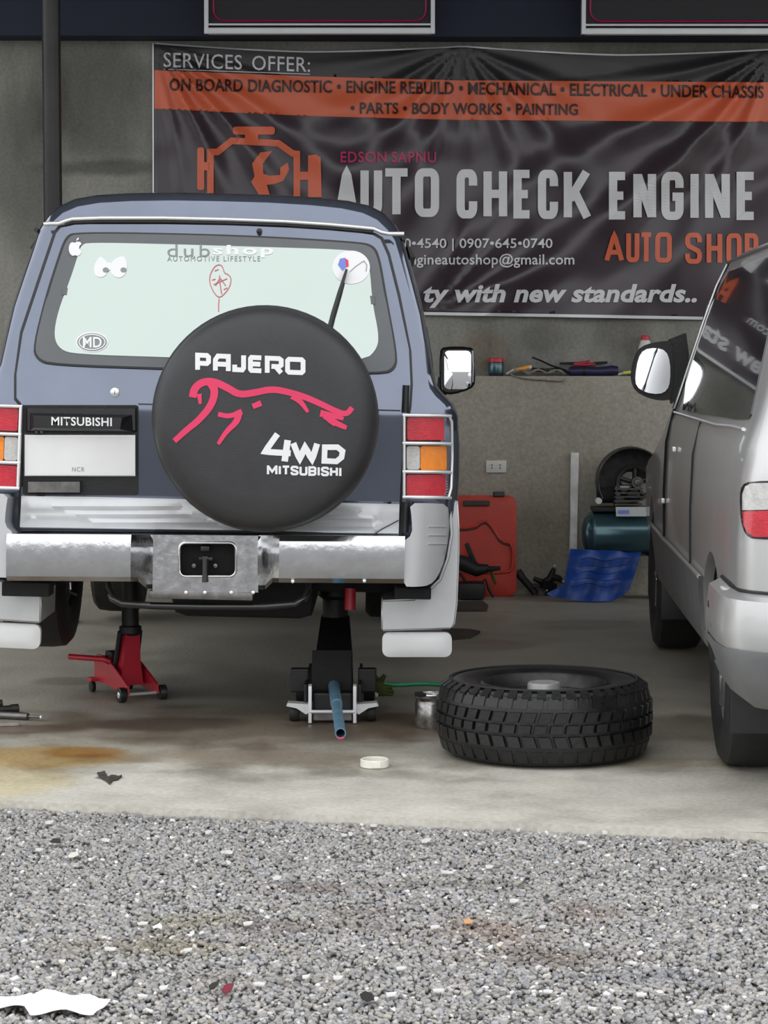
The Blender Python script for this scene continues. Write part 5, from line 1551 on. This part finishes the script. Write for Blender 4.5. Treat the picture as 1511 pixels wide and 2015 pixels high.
for i in range(3):
    t = thing('wire_bundle', ('thin grey wire tangle lying on the wall ledge', 'loop of pale cable hanging over the ledge edge', 'dark bent wire sticking up from the ledge')[i], 'wire', tuple(wr))
    rw = random.Random(20 + i)
    if i == 0:
        pts = [(1005 + k * 9, 737 - abs(math.sin(k * .8)) * 7 - rw.uniform(0, 3)) for k in range(13)]
        for j in range(5):
            MB().tube([at(u + rw.uniform(-4, 4), v + rw.uniform(-2, 2), YL + .03) - wr for u, v in pts], .003, 6).build('strand', M['wire_grey'], t, 60)
    elif i == 1:
        MB().tube([at(u, v, YL - .012) - wr for u, v in smoothpoly([(1003, 736), (1020, 743), (1050, 747), (1075, 748), (1105, 751), (1112, 745)], False)], .004, 6).build('strand', M['wire_grey'], t, 60)
        c = at(1079, 747, YL - .018) - wr; MB().lathe([(0, -.006), (.006, 0), (0, .006)], tuple(c), 'z', 10).build('clip', M['outlet_white'], t)
    else:
        MB().tube([at(u, v, YL + .04) - wr for u, v in smoothpoly([(1047, 703), (1070, 712), (1085, 720), (1110, 727), (1120, 732)], False)], .006, 6).build('strand', M['jack_black'], t, 60)
        MB().tube([at(u, v, YL + .05) - wr for u, v in ((1046, 727), (1075, 729), (1100, 727), (1122, 735))], [.012, .010, .012, .006], 8).build('strand', M['jack_black'], t, 60)
small('roll_pouch', 'dark violet rolled tool pouch lying on the wall ledge', 'pouch', 1168, [('body', [(1118, 729), (1125, 731), (1145, 730), (1180, 731), (1205, 729), (1216, 729)], [.018, .030, .028, .027, .031, .024], 'tool_violet'), ('strap', [(1147, 730), (1152, 730)], [.031, .031], 'jack_black')])
small('pliers', 'pliers with red grips resting on the violet pouch', 'pliers', 1160, [('jaw', [(1101, 715), (1130, 715)], [.006, .009], 'jack_black'), ('grip', [(1128, 716), (1150, 714), (1160, 710)], [.009, .010, .007], 'tool_red'), ('grip', [(1128, 717), (1150, 718), (1172, 717)], [.009, .010, .007], 'tool_red')], .075)
small('file', 'black handled hand file lying behind the red pliers', 'tool', 1185, [('handle', [(1168, 715), (1195, 713)], [.008, .007], 'jack_black'), ('blade', [(1148, 717), (1168, 715)], .004, 'steel_dull')], .09)
small('marker_pen', 'lime and white marker pen lying on the ledge by the van mirror', 'pen', 1232, [('body', [(1226, 734), (1250, 731)], .010, 'tube_lime'), ('cap', [(1216, 737), (1227, 734)], .006, 'outlet_white')])
o = ledge(1269); bt = thing('bottle', 'white plastic bottle with red cap on the ledge above the van mirror', 'bottle', tuple(o))
hb_ = at(1269, 660, YL + .055).z - ZL
MB().lathe([(0, 0), (.042, 0), (.046, .006), (.046, hb_ * .55), (.036, hb_ * .75), (.025, hb_ * .88), (.022, hb_ * .90)], (0, 0, 0), 'z', 28).build('body', M['outlet_white'], bt, 40)
MB().lathe([(0, hb_ * 1.0), (.022, hb_), (.025, hb_ * .98), (.025, hb_ * .86), (.02, hb_ * .86)], (0, 0, 0), 'z', 24).build('cap', M['lid_red'], bt, 40)

# ================================================================== small things on the slab
a_ = ground(737, 1514); tp = thing('tape_ring', 'cream plastic ring lying on the concrete in front of the black jack', 'ring', (a_.x, a_.y + .045, 0))
MB().lathe([(.044, .001), (.0475, .003), (.0475, .026), (.044, .028), (.0405, .026), (.0405, .003)], (0, 0, 0), 'z', 36, closed=True).build('band', M['tape_cream'], tp, 40)
MB().box((.005, -.0475, .014), (.03, .004, .02), bev=.002).build('joint', M['tape_cream'], tp)
a_ = ground(848, 1436); cn = thing('filter_can', 'oil-smeared silver can standing half behind the loose wheel', 'can', (a_.x, a_.y + .06, 0), (0, 0, .3))
w_ = .058; hc = at(848, 1366, a_.y + .06).z
MB().lathe([(0, .0), (w_ - .004, .0), (w_, .006), (w_, hc - .03), (w_ - .004, hc - .024), (w_ - .004, hc - .018), (w_, hc - .012), (w_, hc - .004), (w_ - .006, hc), (w_ - .014, hc - .002), (0, hc - .004)], (0, 0, 0), 'z', 32).build('body', M['can_metal'], cn, 35)
MB().tube([(math.cos(a) * (w_ - .012), math.sin(a) * (w_ - .012), hc) for a in [k * math.pi / 12 for k in range(24)]], .004, 6, closed=True).build('rim', M['bright_trim'], cn, 60)
MB().box((.02, -.02, hc + .006), (.06, .03, .010), rot=(0, 0, .4), bev=.003).build('pull_tab', M['bright_trim'], cn)
MB().box((-.045, -.015, hc + .003), (.03, .05, .014), bev=.003).build('wet_rag_edge', M['under_black'], cn)
# green hose
hp = [(728, 1335), (745, 1343), (770, 1348), (800, 1347), (830, 1345), (860, 1346), (885, 1350), (920, 1342), (960, 1325)]
o0_ = ground(800, 1347)
mb = MB(); mb.tube([ground(u, v, .009) - Vector((o0_.x, o0_.y, 0)) for u, v in smoothpoly(hp, False, 2)], .0075, 8)
hz = mb.build('garden_hose', M['hose_green'], None, 60); hz.location = (o0_.x, o0_.y, 0); tag(hz, 'green hose trailing across the slab behind the loose wheel', 'hose')
# olive cloth / glove
ca = ground(752, 1372)
gl_ = thing('work_glove', 'crumpled olive green work glove on the floor beside the black jack', 'glove', (ca.x, ca.y, 0))
def CG(px, py, dy=.04): return at(px, py, ca.y + dy) - Vector((ca.x, ca.y, 0))
MB().tube([CG(728, 1330, .10), CG(735, 1345, .07), CG(746, 1358), CG(758, 1364)], [.022, .034, .034, .022], 10).build('palm', M['cloth_green'], gl_, 50)
for q in ([(752, 1360), (764, 1366), (774, 1368)], [(754, 1356), (766, 1360), (775, 1361)], [(750, 1352), (762, 1352), (772, 1353)], [(744, 1345), (752, 1336), (757, 1328)]):
    MB().tube([CG(*p_) for p_ in q], [.013, .011, .008], 8).build('finger', M['cloth_green'], gl_, 50)
MB().tube([CG(722, 1352, .05), CG(730, 1362, .03), CG(742, 1368, .01)], [.016, .014, .008], 8).build('cuff', M['outlet_white'], gl_, 50)
# loose pipes at the left edge
ps = ground(40, 1415)
for i, (u0, v0, u1, v1, r, m, lb) in enumerate(((-60, 1400, 55, 1406, .014, 'steel_dull', 'thick grey steel pipe end lying at the left edge of the slab'),
                                           (-40, 1395, 36, 1390, .014, 'steel_dark', 'black steel bar end lying behind the grey pipe'),
                                           (-40, 1420, 38, 1418, .011, 'wire_grey', 'tan flat stick lying in front of the grey pipe'),
                                           (-60, 1384, 4, 1380, .012, 'steel_dark', 'short dark bar end farthest back at the left edge'))):
    A_, B2 = ground(u0, v0 + 4, r), ground(u1, v1 + 4, r)
    c_ = (A_ + B2) / 2; c_.z = 0
    t = thing('steel_pipe' if i != 2 else 'flat_stick', lb, 'pipe' if i != 2 else 'stick', tuple(c_))
    dv = (B2 - A_).normalized()
    if i == 0:
        MB().tube([A_ - c_, B2 - c_], r, 16).build('tube', M[m], t, 40)
        MB().tube([B2 - c_ - dv * .01, B2 - c_ + dv * .055], .005, 10).build('pin', M['steel_dull'], t, 40)
        MB().tube([B2 - c_ + dv * .052, B2 - c_ + dv * .058], .0075, 10).build('pin_head', M['bright_trim'], t, 40)
    elif i == 2:
        MB().box(tuple((A_ + B2) / 2 - c_ + Vector((0, 0, -.004))), ((B2 - A_).length, .035, .012), rot=(0, 0, math.atan2(dv.y, dv.x)), bev=.003).build('stick', M[m], t)
    else:
        MB().tube([A_ - c_, B2 - c_], r, 8).build('bar', M[m], t, 40)
        MB().tube([B2 - c_ - dv * .03, B2 - c_], r * 1.25, 8).build('end_sleeve', M[m], t, 40)
# dark cardboard scraps behind the car
def scrap(name, label, cat, poly, m, h_=.006, lift=0.0, curl=.0):
    cu = sum(p_[0] for p_ in poly) / len(poly); cv = sum(p_[1] for p_ in poly) / len(poly)
    o_ = ground(cu, cv)
    f0 = lambda u, v: ground(u, v, lift) - Vector((o_.x, o_.y, 0)) + Vector((0, 0, h_ + curl * (.5 + .5 * math.sin(u * .31 + v * .17))))
    f1 = lambda u, v: ground(u, v, lift) - Vector((o_.x, o_.y, 0))
    ob = patch_geo(MB(), poly, f0, 6, f1).build(name, M[m], None, 40)
    ob.location = (o_.x, o_.y, 0)
    return tag(ob, label, cat)
scrap('floor_plate', 'flat brown board on the floor behind the blue car, farther one', 'board', [(880, 1187), (950, 1186), (961, 1195), (958, 1204), (880, 1204)], 'cardboard', .012)
scrap('floor_plate', 'flat brown board on the floor just right of the white mud flap', 'board', [(870, 1240), (925, 1242), (945, 1246), (925, 1257), (870, 1262)], 'cardboard', .012)
scrap('rag', 'small dark crumpled rag on the pale front of the slab', 'rag', [(191, 1522), (206, 1521), (212, 1530), (226, 1528), (240, 1529), (232, 1536), (222, 1538), (216, 1545), (208, 1538), (196, 1532)], 'rag_dark', .003, 0, .005)
# ================================================================== chip-sealed road surface: loose aggregate, too many to count
rng = np.random.default_rng(11)
def stones(name, n, xr, yr, smin, smax, seed):
    r = np.random.default_rng(seed)
    X = r.uniform(*xr, n); Y = r.uniform(yr[0], yr[1], n)
    keep = Y < (A.y + sl * (X - A.x)) + r.uniform(-.02, .045, n)
    X, Y = X[keep], Y[keep]; n = len(X)
    s = r.uniform(smin, smax, n) * r.choice([.7, 1, 1.25], n)
    base = np.array([(-1, -1, -.8), (1, -1, -.8), (1, 1, -.8), (-1, 1, -.8), (-.62, -.62, .8), (.62, -.62, .8), (.62, .62, .8), (-.62, .62, .8)])
    V_ = np.repeat(base[None], n, 0) * (1 + r.uniform(-.35, .35, (n, 8, 3)))
    V_ *= (s[:, None] * np.stack([r.uniform(.75, 1.5, n), r.uniform(.6, 1.1, n), r.uniform(.45, .95, n)], 1))[:, None, :]
    a = r.uniform(0, 2 * math.pi, n); ca, sa = np.cos(a), np.sin(a)
    x = V_[:, :, 0] * ca[:, None] - V_[:, :, 1] * sa[:, None]; y = V_[:, :, 0] * sa[:, None] + V_[:, :, 1] * ca[:, None]
    tl_ = r.uniform(-.5, .5, n)
    z = V_[:, :, 2] + x * tl_[:, None]
    P = np.stack([x + X[:, None], y + Y[:, None], z + GZ - .006 + r.uniform(-.002, .004, n)[:, None]], 2).reshape(-1, 3)
    fq = np.array([(0, 3, 2, 1), (4, 5, 6, 7), (0, 1, 5, 4), (1, 2, 6, 5), (2, 3, 7, 6), (3, 0, 4, 7)])
    Fq = (fq[None] + (np.arange(n) * 8)[:, None, None]).reshape(-1)
    me = bpy.data.meshes.new(name)
    me.vertices.add(n * 8); me.vertices.foreach_set('co', P.reshape(-1))
    me.loops.add(n * 24); me.loops.foreach_set('vertex_index', Fq.astype(np.int32))
    me.polygons.add(n * 6); me.polygons.foreach_set('loop_start', np.arange(0, n * 24, 4, dtype=np.int32))
    me.update(calc_edges=True)
    # stone colours: mostly greys, some pale, some brown, oil-stained patches
    g = np.clip(r.normal(.33, .075, n), .10, .72)
    pale = r.random(n) < .03; g[pale] = r.uniform(.55, .85, pale.sum())
    warm = r.normal(0, .035, n)
    C = np.stack([g * (1.035 + warm), g * (1 + warm * .3), g * (.965 - warm)], 1)
    for (px, py, rx, ry_, tint, st) in ((320, 1860, .26, .10, (.72, .66, .50), .8), (380, 1810, .12, .10, (.80, .76, .55), .8), (560, 1820, .26, .10, (.70, .64, .60), .8), (640, 1745, .20, .08, (.62, .56, .54), .9),
                                   (720, 1790, .14, .07, (.68, .62, .58), .8), (960, 1830, .20, .14, (.74, .60, .52), .8), (1080, 1880, .22, .10, (.62, .55, .50), .9), (930, 1738, .18, .06, (.62, .62, .58), .8), (1160, 1790, .12, .12, (.72, .60, .54), .7),
                                   (1420, 1730, .2, .05, (.65, .64, .60), .7), (450, 1610, .9, .035, (.66, .66, .66), .7), (1440, 1650, .25, .03, (.5, .48, .48), .8), (500, 1925, .2, .06, (.75, .72, .66), .7), (1280, 1920, .16, .08, (.62, .64, .72), .7)):
        c = ground(px, py, GZ)
        d = np.sqrt(((X - c.x) / rx) ** 2 + ((Y - c.y) / ry_) ** 2) + .35 * np.sin(X * 23 + Y * 9) * .6 + r.normal(0, .12, n)
        w = np.clip(1.25 - d, 0, 1)[:, None] * st
        C = C * (1 - w) + C * np.array(tint)[None] * w
    col = np.concatenate([np.repeat(np.clip(C, 0, 1), 8, 0), np.ones((n * 8, 1))], 1)
    ca_ = me.color_attributes.new('stone', 'FLOAT_COLOR', 'POINT')
    ca_.data.foreach_set('color', col.reshape(-1).astype(np.float32))
    return me
gm = bpy.data.materials.new('aggregate'); gm.use_nodes = True
nt = gm.node_tree; b = nt.nodes['Principled BSDF']
at_ = nt.nodes.new('ShaderNodeAttribute'); at_.attribute_name = 'stone'
nt.links.new(at_.outputs['Color'], b.inputs['Base Color'])
b.inputs['Roughness'].default_value = .42
me = stones('gravel', 105000, (-1.9, 1.9), (4.3, 7.4), .0040, .0070, 3)
go = link_mesh('gravel', me, gm); tag(go, 'grey chip gravel of the road in front of the slab', 'gravel', kind='stuff')

# ------------------------------------------------------------------ litter and white flecks on the road
def road(name, label, cat, poly, m, h_=.004, z=.004, curl=0.0, group=None):
    cu = sum(p_[0] for p_ in poly) / len(poly); cv = sum(p_[1] for p_ in poly) / len(poly)
    o_ = ground(cu, cv, GZ)
    zz = z + .002
    f1 = lambda u, v: ground(u, v, GZ) - o_ + Vector((0, 0, zz + curl * (.5 + .5 * math.sin(u * .06 + v * .11))))
    ob = patch_geo(MB(), poly, lambda u, v: f1(u, v) + Vector((0, 0, h_)), 9, f1).build(name, M[m], None, 40)
    ob.location = o_
    return tag(ob, label, cat, group)
road('paper_sheet', 'torn white paper sheet on the road at the lower left corner', 'paper', [(-30, 1977), (20, 1970), (60, 1967), (66, 1974), (85, 1964), (130, 1965), (175, 1974), (195, 1978), (218, 1976), (205, 1990), (190, 1998), (184, 2006), (130, 2003), (60, 2006), (48, 1995), (0, 1994), (-30, 1995)], 'paper', .002, .006, .010)
road('dry_leaf', 'tan dry leaf on the brown stain of the road', 'leaf', [(912, 1820), (920, 1816), (931, 1818), (929, 1824), (914, 1825)], 'leaf_dry', .002, .006, .006)
road('dark_leaf', 'black wet leaf beside the maroon scrap on the road', 'leaf', [(411, 1954), (418, 1948), (431, 1945), (430, 1952), (420, 1961), (412, 1962)], 'leaf_black', .002, .006, .008)
road('maroon_scrap', 'maroon plastic scrap with black tip on the road', 'scrap', [(437, 1960), (441, 1952), (452, 1948), (460, 1948), (455, 1957), (444, 1966)], 'bit_maroon', .004, .006, .004)
road('dark_leaf', 'black wet leaf lower down, right of the maroon scrap', 'leaf', [(708, 1972), (718, 1966), (732, 1968), (738, 1975), (722, 1981), (710, 1978)], 'leaf_black', .002, .006, .008)
road('dark_leaf', 'small black leaf near the slab, upper left of the road', 'leaf', [(98, 1667), (106, 1660), (118, 1662), (120, 1669), (108, 1670)], 'leaf_black', .002, .006, .008)
road('pale_leaf', 'pale rounded leaf near the upper left of the road', 'leaf', [(134, 1690), (143, 1684), (153, 1683), (155, 1692), (146, 1696), (136, 1696)], 'tape_cream', .002, .006, .006)
road('torn_paper', 'small torn white paper scrap between two stains on the road', 'paper', [(300, 1833), (308, 1829), (314, 1826), (319, 1833), (318, 1840), (310, 1836), (302, 1837)], 'paper', .002, .006, .006)
flecks = [(97, 1625, 17), (208, 1660, 18), (77, 1679, 16), (281, 1825, 22), (217, 1876, 24), (281, 1969, 22), (410, 1644, 15), (450, 1684, 18), (677, 1650, 13), (728, 1647, 14), (735, 1631, 15), (665, 1933, 20), (602, 1931, 16), (510, 1945, 24), (322, 1953, 18),
         (488, 1825, 20), (838, 1661, 20), (963, 1713, 17), (1012, 1780, 20), (856, 1832, 20), (1245, 1904, 17), (1370, 1919, 12), (863, 1958, 24), (1145, 1665, 20), (880, 1724, 26), (1067, 1832, 14), (790, 1914, 22), (1078, 1960, 20), (1262, 1966, 22), (1375, 2000, 22),
         (1430, 1992, 12), (1007, 1962, 10), (370, 1878, 18), (770, 1966, 22), (1190, 1645, 12), (1020, 1640, 10), (740, 1975, 10), (690, 1648, 10), (450, 1705, 10), (270, 1780, 9), (22, 1768, 8), (1500, 1715, 14), (1165, 1994, 18), (545, 1735, 18), (1050, 1960, 10), (1485, 1792, 16)]
rc_ = random.Random(9)
for i, (u, v, w) in enumerate(flecks):  # small pale flat flecks scattered over the gravel
    hh = rc_.uniform(2.2, 3.4); s_ = rc_.uniform(-2.5, 2.5)
    road('white_fleck', 'small white fleck on the grey road gravel', 'chip', [(u - w / 2, v - hh * rc_.uniform(.3, 1) - s_ / 2), (u - w * .1, v - hh - s_ * .1), (u + w / 2, v - hh * rc_.uniform(.2, 1) + s_ / 2), (u + w / 2 - 2, v + hh * rc_.uniform(.4, 1) + s_ / 2), (u + w * .1, v + hh), (u - w / 2 + 2, v + hh - s_ / 2)], 'fleck_pale', .003, .007, .0, 'white chips scattered on the road')
bpy.context.view_layer.update()
